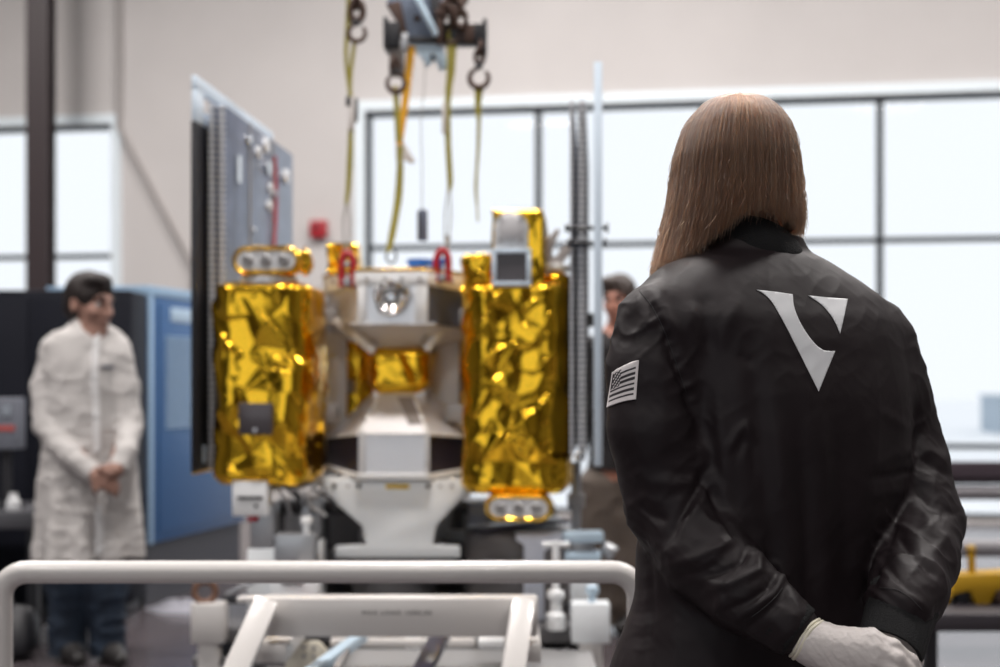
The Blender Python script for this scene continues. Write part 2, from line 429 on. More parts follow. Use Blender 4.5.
def crumple(U, V, seed, n1=60, n2=320):
    """creased foil: planar facets between scattered points of random height, at two sizes"""
    from mathutils.geometry import delaunay_2d_cdt
    r = np.random.default_rng(seed); out = np.zeros(U.shape); du_ = U[1,0]-U[0,0]; ul = U.max()+du_; vl = V.max()
    for n, amp, st in ((n1, .0138, .6), (n2, .0066, .75)):
        u = r.uniform(0, ul, n); v = r.uniform(-.08*vl, 1.08*vl, n); h = r.uniform(-1, 1, n)*amp
        u = np.r_[u-ul, u, u+ul]; v = np.r_[v,v,v]; h = np.r_[h,h,h]; k = (u > -.35*ul) & (u < 1.35*ul); u, v, h = u[k], v[k], h[k]
        us_ = u+.18*v*(1 if seed % 2 else -1)                       # lean and stretch the facets along the height
        vt, _, tr, _, _, _ = delaunay_2d_cdt([Vector((x, y*st)) for x, y in zip(us_, v)], [], [], 0, 1e-7)
        if len(vt) != len(us_): h = h[:len(vt)]
        bv = BVHTree.FromPolygons([(p.x, p.y, q) for p, q in zip(vt, h)], [tuple(t) for t in tr]); sgn = 1 if seed % 2 else -1
        for i in range(U.shape[0]):
            for j in range(U.shape[1]):
                q = bv.ray_cast(Vector((U[i,j]+.18*V[i,j]*sgn, V[i,j]*st, 1)), Vector((0,0,-1)))
                if q[0]: out[i,j] += q[0].z
    return out
def foil_block(name, x0, x1, y0, y1, z0, z1, rad, amp, seed, parent, nh=150, top_pinch=.03, n1=110, n2=520, mats=None):
    cx, cy, hx, hy = (x0+x1)/2, (y0+y1)/2, (x1-x0)/2, (y1-y0)/2
    rad = min(rad, hx*.98, hy*.98)
    per = []
    m = 14
    for qx, qy, a0 in ((1,-1,-90),(1,1,0),(-1,1,90),(-1,-1,180)):
        for k in range(m+1):
            a = math.radians(a0+90*k/m); per.append((cx+qx*(hx-rad)+rad*math.cos(a), cy+qy*(hy-rad)+rad*math.sin(a)))
    per = [Vector((p[0],p[1],0)) for p in per]; per.append(per[0].copy())
    L = [0]
    for a, b in zip(per, per[1:]): L.append(L[-1]+(b-a).length)
    nu = max(40, int(L[-1]/(z1-z0)*nh)); us = np.linspace(0, L[-1], nu, endpoint=False)
    px = np.interp(us, L, [p.x for p in per]); py = np.interp(us, L, [p.y for p in per])
    vv = np.linspace(0, z1-z0, nh)
    U, V = np.meshgrid(us, vv, indexing='ij'); D = crumple(U, V, seed, n1, n2)
   
    
    tx = np.gradient(px); ty = np.gradient(py); tl = np.hypot(tx, ty)+1e-9; nx, ny = ty/tl, -tx/tl
    end = np.minimum(V, (z1-z0)-V); D = D*amp-np.where(end < top_pinch, (top_pinch-end)**2/top_pinch*.9, 0)
    rr = np.random.default_rng(seed+5); zj = D*.25
    X = px[:,None]+nx[:,None]*D; Y = py[:,None]+ny[:,None]*D; Z = z0+V+zj
    mb = MB(); rings = [[(X[i,j], Y[i,j], Z[i,j]) for i in range(nu)] for j in range(nh)]
    for zz, src in ((z0-.002, rings[0]), (z1+.002, rings[-1])):   # close the ends with a shallow puckered lid
        lid = [[(cx+(q[0]-cx)*f, cy+(q[1]-cy)*f, zz+(.004 if zz > z0 else -.004)*(1-f)) for q in src] for f in (.85,.5,.1)]
        rings = lid[::-1]+rings if src is rings[0] else rings+lid
    mb.loft(rings)
    return mb.build(name, mats or m_gold, parent, angle=28)

# two front gold modules, two rear ones
a0 = LP(211,483,-.47); a1 = LP(309,281,-.47)
gl = foil_block('foil_module', a0.x, a1.x, -.50, -.10, a0.z, a1.z, .09, 1.0, 3, sat)
gl['label'] = 'left gold foil module with a small dark sensor window'
b0 = LP(460,492,-.47); b1 = LP(568,281,-.47)
gr = foil_block('foil_module', b0.x, b1.x, -.50, -.10, b0.z, b1.z, .10, 1.0, 12, sat)
gr['label'] = 'right gold foil module with more angular creases'
c0 = LP(300,470,.30); c1 = LP(374,340,.30)
foil_block('foil_module', c0.x, c1.x, .24, .56, c0.z, c1.z+.08, .06, .9, 21, sat, nh=70)
c0 = LP(405,470,.30); c1 = LP(540,300,.30)
foil_block('foil_module', c0.x+.12, c1.x, .24, .56, c0.z, c1.z, .06, .9, 27, sat, nh=70)

def lbox(name, p0, p1, thick, ld, m, parent, bevel=.004, **k):
    """upright slab whose front face spans two photo corners at depth ld"""
    q0, q1 = LP(*p0, ld), LP(*p1, ld)
    mb = MB().span((q0.x, ld, q0.z), (q1.x, ld+thick, q1.z)); return mb.build(name, m, parent, bevel=bevel, **k)

# sensor window on the left module
o = lbox('sensor_window', (238,435), (272,403), .03, -.525, m_sock, gl, .006); 
mb = MB(); q = LP(255,430,-.527); mb.cyl((q.x,-.522,q.z),(q.x,-.530,q.z),.006); mb.build('sensor_lens', m_alu, gl)

# ---- octagonal core
def octo(s=1.0, dz=0, z=0, droop=0.0):
    pts = [(-.122,-.30),(.122,-.30),(.286,-.05),(.286,.20),(.122,.36),(-.122,.36),(-.286,.20),(-.286,-.05)]
    ox = LP(393,300,-.3).x
    return [Vector((ox+x*s, y*s if y < 0 else y*s, z-(droop if i in (2,3,6,7) else 0))) for i, (x, y) in enumerate(pts)]
core = empty('octagonal_core', (0,0,0), parent=sat)
zt_, zr, zb = lz(271,-.3), lz(285,-.3), lz(323,-.3)
mb = MB(); mb.loft([octo(1.05,z=zr,droop=.02), octo(1.05,z=zt_,droop=.004)]); deck = mb.build('top_deck', m_offwhite, core, bevel=.004)
for px in (333,367,385,402,420,452):
    ld = -.315 if 350 < px < 440 else -.25
    q = LP(px, 279 if ld < -.3 else 282, ld); MB().cyl((q.x, q.y-.012, q.z),(q.x, q.y+.02, q.z), .0075).build('bolt', m_grey, deck)
mb = MB(); mb.loft([octo(1,z=zb,droop=.02), octo(1,z=zr,droop=.02)], cap=False)
mb.mi = [0,0,0,0,0,0,0,0]
# faces: 0 front, 1 right bevel, 7 left bevel
mb.mi = [0,1,1,0,0,0,2,2]
mb.build('upper_band', [m_alu, m_slate, m_alu_dull], core, smooth=False)
# bright corner strips and the dished cover in the recess
for px in (362,420):
    w_ = 9 if px == 362 else 11
    lbox('corner_strip', (px-w_*.5,322), (px+w_*.5+(2 if px > 400 else 0),284), .012, -.313, m_offwhite, core, .003)
q = LP(391,297,-.32); mb = MB()
n = 40; rings = []; r2 = np.random.default_rng(4)
for rr, dy in ((.066,.03),(.066,0),(.060,-.012),(.045,-.004),(.03,.006),(.012,.002)):
    ring = []
    for k in range(n):
        t = 2*math.pi*k/n; wob = 1+.05*math.sin(3*t+1)+.04*math.sin(5*t)
        ring.append(Vector((q.x+rr*wob*math.cos(t), -.32+dy+r2.normal(0,.004 if rr < .06 else .001), q.z+rr*wob*math.sin(t)*.98)))
    rings.append(ring)
mb.loft(rings); mb.build('dished_cover', m_mirror, core, angle=15)
# upper funnel
def ring_small(hw, yf, hx, z, yb=.3):
    ox = LP(397,380,-.15).x
    return [Vector((ox-hw,yf,z)), Vector((ox+hw,yf,z)), Vector((ox+hx,yf*.35,z)), Vector((ox+hx,yb*.4,z)), Vector((ox+hw,yb,z)), Vector((ox-hw,yb,z)), Vector((ox-hx,yb*.4,z)), Vector((ox-hx,yf*.35,z))]
z1, z2 = lz(324,-.3), lz(348,-.14)
mb = MB(); mb.loft([ring_small(.075,-.15,.11,z2,.2), octo(.98,z=z1,droop=.02)], cap=True)
mb.build('upper_funnel', m_alu_dull, core, smooth=False)
# ridge fins along the funnel's front edges
for ea, eb, tri in (((324,311,-.12),(374,352,-.23),((346,332,-.2),(374,345,-.22),(375,361,-.2))), ((459,307,-.12),(426,350,-.23),((440,330,-.2),(424,345,-.22),(423,360,-.2)))):
    pa, pb = LP(*ea), LP(*eb); mb = MB(); mb.bar(pa, pb, .026, .012, up=(0,-1,0)); mb.build('ridge_fin', m_alu_dull, core, bevel=.002)
    off = Vector((.022 if ea[0] < 400 else -.022,.0,.02)); mb = MB(); mb.bar(pa+off, pb+off, .012, .010, up=(0,-1,0)); mb.build('ridge_fin', m_grey, core, bevel=.002)
q0, q1 = LP(332,322,-.31), LP(452,322,-.31)
MB().bar(LP(350,324,-.31), LP(436,324,-.31), .012, .008).build('flange_lip', m_alu_dull, core, bevel=.002)
# gold waist
wz0, wz1 = lz(393,-.17), lz(346,-.17)
wl, wr = LP(367,365,-.17).x, LP(428,365,-.17).x
waist = foil_block('foil_waist', wl, wr, -.19, .12, wz0, wz1, .05, 1.0, 35, core, nh=60, top_pinch=.04, n1=34, n2=90)
# lower cone
z3, z4 = lz(391,-.13), lz(434,-.3)
mb = MB(); mb.loft([octo(1.0,z=z4,droop=.022), ring_small(.055,-.15,.098,z3,.2)], cap=True); 
zc = lz(404,-.17)
mb.build('lower_cone', [mat('brushed_cone',(.56,.545,.55),.5,.4)], core, smooth=False)
lbox('neck_plate', (373,405), (425,387), .2, -.155, m_alu, core, .004)
mb = MB(); q = LP(408,420,-.27)
zf = z4; f0 = octo(1.0,z=z4)[0]
# white tape along the cone's rims
ocz = octo(1.004,z=z4,droop=.022); sm = ring_small(.055,-.15,.098,z3,.2)
for i, j in ((7,0),(0,1),(1,2)):
    a, b = ocz[i], ocz[j]; n_ = 4
    for k in range(n_):
        mb = MB(); mb.bar(a.lerp(b,(k+.06)/n_), a.lerp(b,(k+.94)/n_), .014, .010); mb.build('rim_tape', m_offwhite, core, bevel=.003)
for i in (0,1):
    a, b = ocz[i], sm[i]
    for k in range(3):
        mb = MB(); mb.bar(a.lerp(b,(k+.08)/3.6), a.lerp(b,(k+.9)/3.6), .012, .010); mb.build('rim_tape', m_offwhite, core, bevel=.003)
fq = lambda s, t: ocz[0].lerp(ocz[1],s).lerp(sm[0].lerp(sm[1],s),t)+Vector((0,-.003,.002))
mb = MB(); mb.prism([fq(.52,.85),fq(.95,.85),fq(.98,.25),fq(.75,.22)], (0,.006,-.004)); mb.build('inset_pad', mat('pad_taupe',(.20,.17,.155),.6), core)
# lower band
z5 = lz(474,-.3)
mb = MB(); mb.loft([octo(1,z=z5,droop=-.018), octo(1,z=z4,droop=.022)], cap=True); mb.mi = [0,1,1,0,0,0,1,1,0,0]
mb.build('lower_band', [m_alu, m_darkgl], core, smooth=False)
for px in (362.5, 427):
    lbox('corner_strip', (px-2.5,474), (px+2.5,436), .008, -.306, m_alu_dull, core, .002)
mb = MB(); mb.loft([octo(1.05,z=z5-.018,droop=-.018), octo(1.05,z=z5,droop=-.018)]); mb.build('clamp_ring', m_offwhite, core, bevel=.003)
# side shear panels
lbox('shear_panel', (322,470), (346,300), .02, .02, m_alu_dull, core, .003)
lbox('shear_panel', (431,462), (459,326), .02, .02, m_alu_dull, core, .003)

# ---- connector pods (gold rimmed, three round sockets)
def pod(p0, p1, ld, parent, depth=.09):
    q0, q1 = LP(*p0, ld), LP(*p1, ld); x0, x1, z0, z1 = q0.x, q1.x, q0.z, q1.z; r = (z1-z0)/2
    e = empty('connector_pod', (0,0,0), parent=parent)
    def stad(s, n=10):
        cz = (z0+z1)/2; o = []
        for c, a0 in ((x1-r, -90), (x0+r, 90)):
            for k in range(n+1):
                a = math.radians(a0+180*k/n); o.append((c+s*r*math.cos(a), cz+s*r*math.sin(a)))
        return o
    mb = MB(); prof = [(.86,depth),(1.0,depth*.8),(1.05,depth*.45),(1.0,.012),(.84,0),(.66,.004),(.62,.02)]
    mb.loft([[Vector((x,ld+d,z)) for x, z in stad(s)] for s, d in prof]); mb.build('foil_rim', m_goldrim, e, angle=60)
    mb = MB(); mb.loft([[Vector((x,ld+.006,z)) for x, z in stad(s)] for s in (.66,)]+[[Vector((x,ld+.022,z)) for x, z in stad(.66)]]); mb.build('face_plate', m_alu_dull, e)
    for k in range(3):
        cx = x0+(x1-x0)*(.24+.26*k); cz = (z0+z1)/2
        mb = MB(); mb.lathe([(.019,0),(.019,.012),(.014,.016),(.013,.006),(.002,.005)], (cx,ld+.006,cz), (0,-1,0), 20); mb.build('socket', m_grey, e)
    return e
pod((231,275), (300,245), -.50, sat, .10)
mb = MB(); q = LP(268,279,-.42); mb.lathe([(.10,0),(.10,.025),(.085,.032),(.085,.05)], (q.x,-.40,a1.z-.01), (0,0,1), 32); mb.build('pod_bracket', m_alu_dull, sat, bevel=.002)
gx = LP(305,262,-.42); foil_block('foil_lump', gx.x-.03, gx.x+.025, -.45, -.36, gx.z-.04, gx.z+.05, .03, .5, 41, sat, nh=24, n1=6, n2=14)
pod((484,522), (553,494), -.52, sat, .10)
q = LP(516,490,-.40); MB().span((q.x-.07,-.42,lz(497,-.4)),(q.x+.07,-.25,lz(480,-.4))).build('pod_bracket', m_alu_dull, sat, bevel=.004)
# small foil box behind the left pod
f0, f1 = LP(326,274,-.1), LP(357,243,-.1); foil_block('foil_box', f0.x, f1.x, -.1, .02, f0.z, f1.z, .012, .8, 51, sat, nh=50, n1=14, n2=40, top_pinch=.007)

# ---- star-tracker box on the right module
d0, d1 = LP(491,286,-.46), LP(545,209,-.46)
sb = foil_block('foil_box', d0.x, d1.x, -.47, -.20, d0.z-.03, d1.z, .012, .5, 61, sat, nh=80, n1=16, n2=60, top_pinch=.008)
sb['label'] = 'tall gold foil box with grey disc and framed dark window'
q0, q1 = LP(494,252,-.49), LP(528,211,-.49); rr = (q1.x-q0.x)/2; cx = (q0.x+q1.x)/2; cz = q1.z-rr*1.02
mb = MB(); pts = [(cx+rr*math.cos(t), cz+rr*math.sin(t)) for t in np.linspace(0, math.pi, 16)] + [(cx-rr, q0.z), (cx+rr, q0.z)]
mb.prism([Vector((x,-.493,z)) for x, z in pts], (0,.03,0)); db = mb.build('disc_plate', m_alu_dull, sb, bevel=.003)
for sx, sz in ((-1,1),(1,1),(-1,-1),(1,-1)):
    MB().cyl((cx+sx*rr*.62,-.494,cz+sz*rr*.62),(cx+sx*rr*.62,-.503,cz+sz*rr*.62),.007).build('screw', m_grey, sb)
MB().cyl((cx,-.492,cz),(cx,-.500,cz),rr*.72,n=32).build('round_cover', mat('light_grey_paint',(.55,.54,.55),.5), sb, bevel=.002)
q0, q1 = LP(492,286,-.5), LP(531,249,-.5)
mb = MB(); t = .014
mb.span((q0.x,-.51,q0.z),(q1.x,-.47,q0.z+t)); mb.span((q0.x,-.51,q1.z-t),(q1.x,-.47,q1.z)); mb.span((q0.x,-.51,q0.z+t),(q0.x+t,-.47,q1.z-t)); mb.span((q1.x-t,-.51,q0.z+t),(q1.x,-.47,q1.z-t)); mb.build('window_frame', m_pale, sb, bevel=.002)
MB().span((q0.x+t,-.50,q0.z+t),(q1.x-t,-.475,q1.z-t)).build('dark_window', m_sock, sb)
# crumpled foil collars on the right module's lid
f0, f1 = LP(464,286,-.42), LP(492,256,-.42); foil_block('foil_lump', f0.x, f1.x, -.46, -.3, f0.z-.02, f1.z, .05, 1.6, 71, sat, nh=50, n1=14, n2=40, top_pinch=.012)
f0, f1 = LP(543,300,-.40), LP(571,270,-.40)
lump = foil_block('foil_lump', f0.x, f1.x, -.42, -.28, f0.z-.02, f1.z, .045, .4, 73, sat, nh=40, n1=10, n2=24)
mb = MB(); mb.lathe([(.048,0),(.052,.008),(.052,.02),(.044,.024)], ((f0.x+f1.x)/2,-.35,f1.z-.002), (0,0,1), 28); mb.build('white_rim', m_offwhite, lump)
for pts in (((545,262),(546,240),(557,228),(560,230),(553,246),(551,262)), ((552,262),(560,250),(570,240),(571,252),(560,266),(555,272))):
    mb = MB(); mb.prism([LP(x,y,-.36) for x, y in pts], (0,.03,0)); mb.build('antenna_blade', mat('blade_grey',(.42,.38,.36),.5), sat, bevel=.002)
q = LP(552,270,-.36); MB().cyl((q.x,-.345,q.z-.04),(q.x,-.345,q.z+.05),.012).build('antenna_stub', m_alu_dull, sat)

# ---- deck-top hardware
q = LP(419,266,-.15); mb = MB(); mb.lathe([(.034,0),(.034,.03),(.04,.034),(.044,.05),(.044,.058),(.034,.06)], (q.x,-.15,q.z-.035), (0,0,1), 24, mi=0)
mb.build('blue_cap', m_blue, sat); 
MB().lathe([(.034,0),(.034,.03),(.03,.032)], (q.x,-.15,zt_-.004), (0,0,1), 24).build('cap_collar', m_goldrim, sat)
MB().lathe([(.02,0),(.026,.05),(.026,.06)], (LP(437,264,-.1).x,-.1,zt_-.004), (0,0,1), 20).build('blue_cap', m_blue, sat)
# gold deck edge trim
mb = MB(); ring = octo(1.04,z=zt_+.004,droop=.004); mb.tube(ring+[ring[0]], .006, 8); mb.build('deck_edge_tape', m_goldrim, core)

# ---- white umbilical box under the left module
q0, q1 = LP(232,516,-.5), LP(267,481,-.5)
ub = MB().span((q0.x,-.5,q0.z),(q1.x,-.42,q1.z)).build('umbilical_box', m_offwhite, sat, bevel=.004)
lbox('slot', (237,499.5), (262.5,496.5), .01, -.504, m_black, ub, .001)
q = LP(256,506,-.503); MB().cyl((q.x,-.505,q.z),(q.x,-.498,q.z),.006).build('screw', m_black, ub)
MB().span((q0.x+.05,-.49,q0.z-.02),(q0.x+.085,-.46,q0.z+.002)).build('plug', m_redcap, ub, bevel=.003)
# thin struts and harness under the left module
r3 = np.random.default_rng(9)
for k in range(7):
    xa = LP(270+9*k, 485, -.35); mb = MB(); zA = a0.z+.004
    mb.tube(smoothpath([(xa.x,-.38+.03*(k%3),zA), (xa.x+r3.uniform(-.03,.03),-.40,zA-.03), (xa.x+r3.uniform(-.05,.05),-.36,zA-.07), (xa.x+.03,-.3,zA-.13)], 12), .006, 8)
    mb.build('harness_cable', m_alu_dull if k%2 else m_black, sat)
# belly tray between the modules and stand
for xa_, xb_ in ((a0.x+.05,-.29),(.30,b1.x-.05)): MB().span((xa_,-.36,a0.z-.03),(xb_,.5,a0.z+.002)).build('belly_plate', m_grey, sat, bevel=.004)

# ---- solar wings
def wing(xp, yp0, xs, ys0, z0, z1, zs0, zs1, side):
    e = empty('solar_wing', (0,0,0), parent=sat)
    y1 = .68 if side < 0 else 1.0; y2 = .76 if side < 0 else .98
    # outer plate with a pale top border carrying a slot
    mb = MB(); zt0 = z1-.17; zt = lambda f: z1
    mb.span((xp-.008,yp0,z0),(xp+.008,y1,z1-.16)); mb.build('outer_panel', m_wingdark, e)
    mb = MB(); mb.span((xp-.009,yp0,z1-.05),(xp+.009,y1,z1)); mb.span((xp-.009,yp0,z1-.16),(xp+.009,yp0+.09,z1-.05)); mb.span((xp-.009,yp0+.34,z1-.16),(xp+.009,y1,z1-.05)); mb.span((xp-.009,yp0+.09,z1-.16),(xp+.009,yp0+.34,z1-.11))
    mb.build('top_border', m_pale, e, bevel=.002)
    mb = MB(); tw = .009 if side < 0 else .014; mb.span((xp-tw,yp0-.008,z0),(xp+tw,yp0,z1-.16 if side < 0 else z1)); mb.build('edge_trim', m_wingdark if side < 0 else m_pale, e, bevel=.002)
    if side < 0:
        MB().span((xp+.006,yp0+.08,z0+.03),(xp+.014,yp0+.16,z0+.09)).build('small_patch', m_pale, e)
        MB().span((xp-.009,yp0,z0-.004),(xp+.011,y1*.3,z0+.006)).build('foot_trim', m_goldrim, e)
    for j in range(2):
        x = xs+j*(.032 if side < 0 else .034); ya = ys0+j*.012; hw_ = .010 if side < 0 else (.006,.013)[j]
        mb = MB(); mb.span((x-hw_,ya,zs0),(x+hw_,y2,zs1)); p = mb.build('folded_panel', m_wing, e, bevel=.002)
        # ladder edge: closely spaced hinge knuckles
        mb = MB()
        for k in range(58):
            z = zs0+.012+k*(zs1-zs0-.024)/57
            mb.box((x, ya-.006, z), (hw_*2.2,.012,.011))
        mb.build('hinge_edge', m_alu_dull, p, bevel=.001)
    xf = xs+.032-side*0+(.011 if side < 0 else -.043)
    if side < 0:
        rr = np.random.default_rng(2); k = 0
        for fy, fz, s in ((.12,.86,.035),(.1,.30,.02),(.1,.25,.022),(.28,.97,.02),(.42,.95,.022),(.55,.99,.03),(.58,.92,.03),(.6,.8,.02),(.62,.86,.02),(.35,.7,.012),(.62,.62,.018),(.9,.93,.03),(.7,.85,.015),(.82,.66,.015),(.45,.5,.012),(.66,.42,.02),(.75,.3,.03),(.62,.26,.03),(.86,.44,.02),(.88,.36,.018),(.4,.34,.012),(.84,.52,.012),(.3,.56,.01),(.72,.56,.01)):
            y = ys0+.05+fy*(y2-ys0-.1); z = zs0+fz*(zs1-zs0-.05)+.02
            mb = MB(); mb.cyl((xf-.002,y,z),(xf+.012,y,z),s,n=14) if s < .033 else mb.span((xf-.002,y-.02,z-.05),(xf+.01,y+.03,z+.05))
            mb.build('glint_dot', m_offwhite if k%3 else m_mirror, e); k += 1  # pale discs added as the blurred glints on the wing sheet
        mb = MB(); y = ys0+.66*(y2-ys0)
        mb.tube([(xf+.006,y+.03*math.sin(9*t),zs0+t*(zs1-zs0)*.95) for t in np.linspace(.25,1,20)], .008, 8); mb.build('wing_harness', m_redcap, e)
        for fy in (.33,.66):
            y = ys0+fy*(y2-ys0); MB().span((xf-.001,y-.006,zs0),(xf+.004,y+.006,zs1)).build('seam_rail', m_grey, e)
    return e
lw0 = LP(194,473,-.447); lw1 = LP(194,75,-.447)
wing(lw0.x, -.447, -.607, -.343, lw0.z, lw1.z, lw0.z+.01, LP(218,110,-.343).z+.02, -1)
rw0 = LP(598,466,-.548); rw1 = LP(598,62,-.548)
s0 = LP(570,455,-.50)
wing(rw0.x, -.548, s0.x+.006, -.50, rw0.z, rw1.z, s0.z, LP(576,100,-.5).z, 1)
# cross pins and lower bracket on the right wing
for (xa, xb, y) in ((565,606,228),(567,604,243)):
    a, b = LP(xa,y,-.52), LP(xb,y,-.52); mb = MB(); mb.cyl(a, b, .007); mb.cyl(b, b+Vector((.008,0,0)), .017); mb.cyl(a, a+Vector((.012,0,0)), .014); mb.build('hold_down_pin', m_black, sat)
q = LP(580,457,-.52); mb = MB(); mb.lathe([(.016,0),(.018,.01),(.012,.02)], q, (0,-1,0), 16); mb.build('end_knob', m_mirror, sat)
# root hinges that join the wings to the body
MB().span((-.60,.0,1.25),(-.50,.06,1.33)).build('root_hinge', m_grey, sat, bevel=.004)
MB().span((b1.x-.03,-.02,1.25),(s0.x+.02,.04,1.33)).build('root_hinge', m_grey, sat, bevel=.004)
for z in (1.15,1.45):
    MB().span((lw0.x,-.0,z),(-.585,.04,z+.05)).build('wing_spacer', m_grey, sat); MB().span((s0.x,.05,z),(rw0.x,.09,z+.05)).build('wing_spacer', m_grey, sat)
for x0_, x1_ in ((a0.x+.1,-.2),(.2,b1.x-.1)):
    for z in (1.1,1.45): MB().span((x0_,-.15,z),(x1_,-.09,z+.06)).build('core_bracket', m_grey, sat, bevel=.004)
for z in (1.2,1.4):
    MB().span((-.30,.14,z),(-.2,.3,z+.05)).build('core_bracket', m_grey, sat); MB().span((.2,.14,z),(.30,.3,z+.05)).build('core_bracket', m_grey, sat)
# ================================================================== STAND, TURNTABLE, CART
m_ped = mat('pale_grey_enamel', (.80,.83,.85), .5)
m_enamel = mat('cream_white_enamel', (.66,.635,.615), .35, coat=.3)
m_steel = mat('machined_steel', (.45,.46,.48), .35, .8)
m_drum = mat('grey_turntable_paint', (.16,.155,.16), .45)
m_yel = mat('yellow_label', (.70,.45,.01), .5)
m_ltblue = mat('light_blue_paint', (.50,.63,.74), .4)
m_wood = mat('orange_brown_strap', (.30,.12,.04), .6)
st = empty('support_stand', SC, SA, 'pale grey enamel support stand clamped under the satellite core', 'stand')
ld = -.29
poly = [(326,480),(464,480),(463,496),(436,526),(432,545),(460,546),(460,558),(335,558),(335,546),(366,545),(362,526),(328,497)]
pts = [LP(x,y,ld) for x, y in poly]
mb = MB(); mb.prism(pts, (0,.025,0)); front = mb.build('front_plate', m_ped, st, bevel=.004)
mb = MB(); mb.prism([p+Vector((0,.5,0)) for p in pts], (0,.025,0)); mb.build('rear_plate', m_ped, st, bevel=.004)
zt5, zb5 = pts[0].z, LP(400,558,ld).z
mb = MB(); mb.span((pts[10].x+.03,ld+.025,zb5),(pts[3].x-.03,ld+.5,zt5-.005)); mb.build('box_column', m_ped, st, bevel=.004)
mb = MB(); mb.span((pts[0].x,ld+.02,zt5-.012),(pts[1].x,ld+.505,zt5)); mb.build('top_plate', m_ped, st, bevel=.003)
for px, dark in ((334,1),(348,0),(359,1),(428,1),(440,0),(452,0)):
    q = LP(px,486,ld); MB().cyl((q.x,ld-.003,q.z),(q.x,ld+.01,q.z),.0085 if dark else .006).build('bolt', m_black if dark else m_grey, front)
q = LP(397.5,486.5,ld); MB().box((q.x,ld-.002,q.z),(.083,.004,.015)).build('yellow_label', m_yel, front, bevel=.001)
for px in (331,345,452,462):   # clamp blocks under the ring
    q = LP(px,478,ld+.02); MB().box((q.x,ld+.03,(zt5+z5-.018)/2),(.022,.04,abs(z5-.018-zt5)+.012)).build('clamp_block', m_offwhite, st, bevel=.003)
# clevis pieces at the corners
for px in (323,466):
    q = LP(px,484,ld+.06); mb = MB(); mb.span((q.x-.012,ld+.05,q.z-.05),(q.x+.012,ld+.12,z5-.02)); mb.build('corner_lug', m_offwhite, st, bevel=.004)

tt = empty('turntable', SC, SA, 'dark toothed gear turntable carrying the pale grey stand', 'turntable')
zg = zb5-.001
mb = MB(); mb.lathe([(.235,-.035),(.24,-.03),(.24,-.004),(.232,0)], (-.005,-.02,zg), (0,0,1), 64); mb.build('gear_hub', m_black, tt)
mb = MB()
for k in range(90):
    a = 2*math.pi*k/90; mb.box((-.005+.243*math.cos(a),-.02+.243*math.sin(a),zg-.018),(.014,.008,.026),Matrix.Rotation(a,3,'Z'))
mb.build('gear_teeth', mat('gear_grey',(.16,.16,.17),.4,.6), tt)
zd = zg-.036
mb = MB(); mb.lathe([(.10,-.16),(.15,-.158),(.16,-.15),(.16,-.02),(.15,0)], (-.005,-.02,zd), (0,0,1), 72); mb.build('drum', m_drum, tt, bevel=.002)

# rear table the tooling rests on: big grey round platform behind
cart = empty('integration_cart', (SC.x, 5.0, 0), 0, 'cream white steel work cart under the satellite, marked with load limit text', 'cart')
ci = Matrix.Translation(-cart.location)
def cb(mb, nm, m, bev=.004, par=None, **k):
    o = mb.build(nm, m, par or cart, bevel=bev, **k)
    if par is None: o.matrix_parent_inverse = ci
    return o
ztop = zd-.16
# deck and frame
mb = MB(); mb.span((-1.0,4.62,ztop-.05),(.36,5.9,ztop)); cb(mb, 'deck', mat('deck_steel',(.16,.155,.16),.4,.5))
for (px, Y) in ((207,4.55),(591,4.55)):
    a = P(px,604,Y); wdt = 33 if px < 300 else 38; hw = wdt*Y/FPX/2
    mb = MB(); mb.span((a.x-hw,Y,a.z-.13),(a.x+hw,Y+.09,a.z)); cb(mb, 'corner_bracket', m_ped if px > 300 else m_enamel)
    mb = MB(); mb.span((a.x-hw*.62,Y+.012,.10),(a.x+hw*.62,Y+.08,a.z-.02)); cb(mb, 'corner_post', m_enamel)
    mb = MB(); mb.lathe([(.03,-.035),(.05,-.035),(.05,.035),(.03,.035)], (a.x,Y+.05,.05), (1,0,0), 28); cb(mb, 'caster', m_black, .003)
    mb = MB(); mb.span((a.x-.045,Y+.03,.05),(a.x-.036,Y+.07,.12)); mb.span((a.x+.036,Y+.03,.05),(a.x+.045,Y+.07,.12)); mb.span((a.x-.045,Y+.03,.11),(a.x+.045,Y+.07,.125)); cb(mb, 'caster_fork', m_steel, .002)
for x in (-1.02,.32):
    mb = MB(); mb.span((x-.03,5.8,.1),(x+.03,5.86,ztop-.05)); cb(mb, 'corner_post', m_enamel)
    mb = MB(); mb.lathe([(.03,-.035),(.05,-.035),(.05,.035),(.03,.035)], (x,5.83,.05), (1,0,0), 28); cb(mb, 'caster', m_black, .003)
mb = MB(); mb.span((-1.02,4.6,.30),(.32,5.85,.33)); cb(mb, 'lower_shelf', m_drum)
# front crossbeam with load marking and two splayed legs (nearer the lens)
YB = 3.75
a, b = P(262,598,YB), P(538,637,YB)
mb = MB(); mb.span((a.x,YB,b.z),(b.x,YB+.07,a.z)); beam = cb(mb, 'crossbeam', m_enamel, .006)
def lettering(name, body, size, loc, rot, m, parent, depth=.0006):
    t = bpy.data.curves.new(name, 'FONT'); t.body = body; t.size = size; t.extrude = depth; t.align_x = 'CENTER'; t.space_character = 1.25
    to = bpy.data.objects.new(name, t); C.objects.link(to); bpy.context.view_layer.update()
    me = bpy.data.meshes.new_from_object(to.evaluated_get(bpy.context.evaluated_depsgraph_get())); bpy.data.objects.remove(to); bpy.data.curves.remove(t)
    o = bpy.data.objects.new(name, me); C.objects.link(o); me.materials.clear(); me.materials.append(m)
    me.transform(Matrix.Translation(loc) @ Matrix.Rotation(rot[2],4,'Z') @ Matrix.Rotation(rot[0],4,'X')); o.parent = parent
    return o
to = lettering('load_marking', 'MAX LOAD 1000LBS', .0175, P(397,615,YB-.0008), (math.pi/2,0,0), m_black, beam)
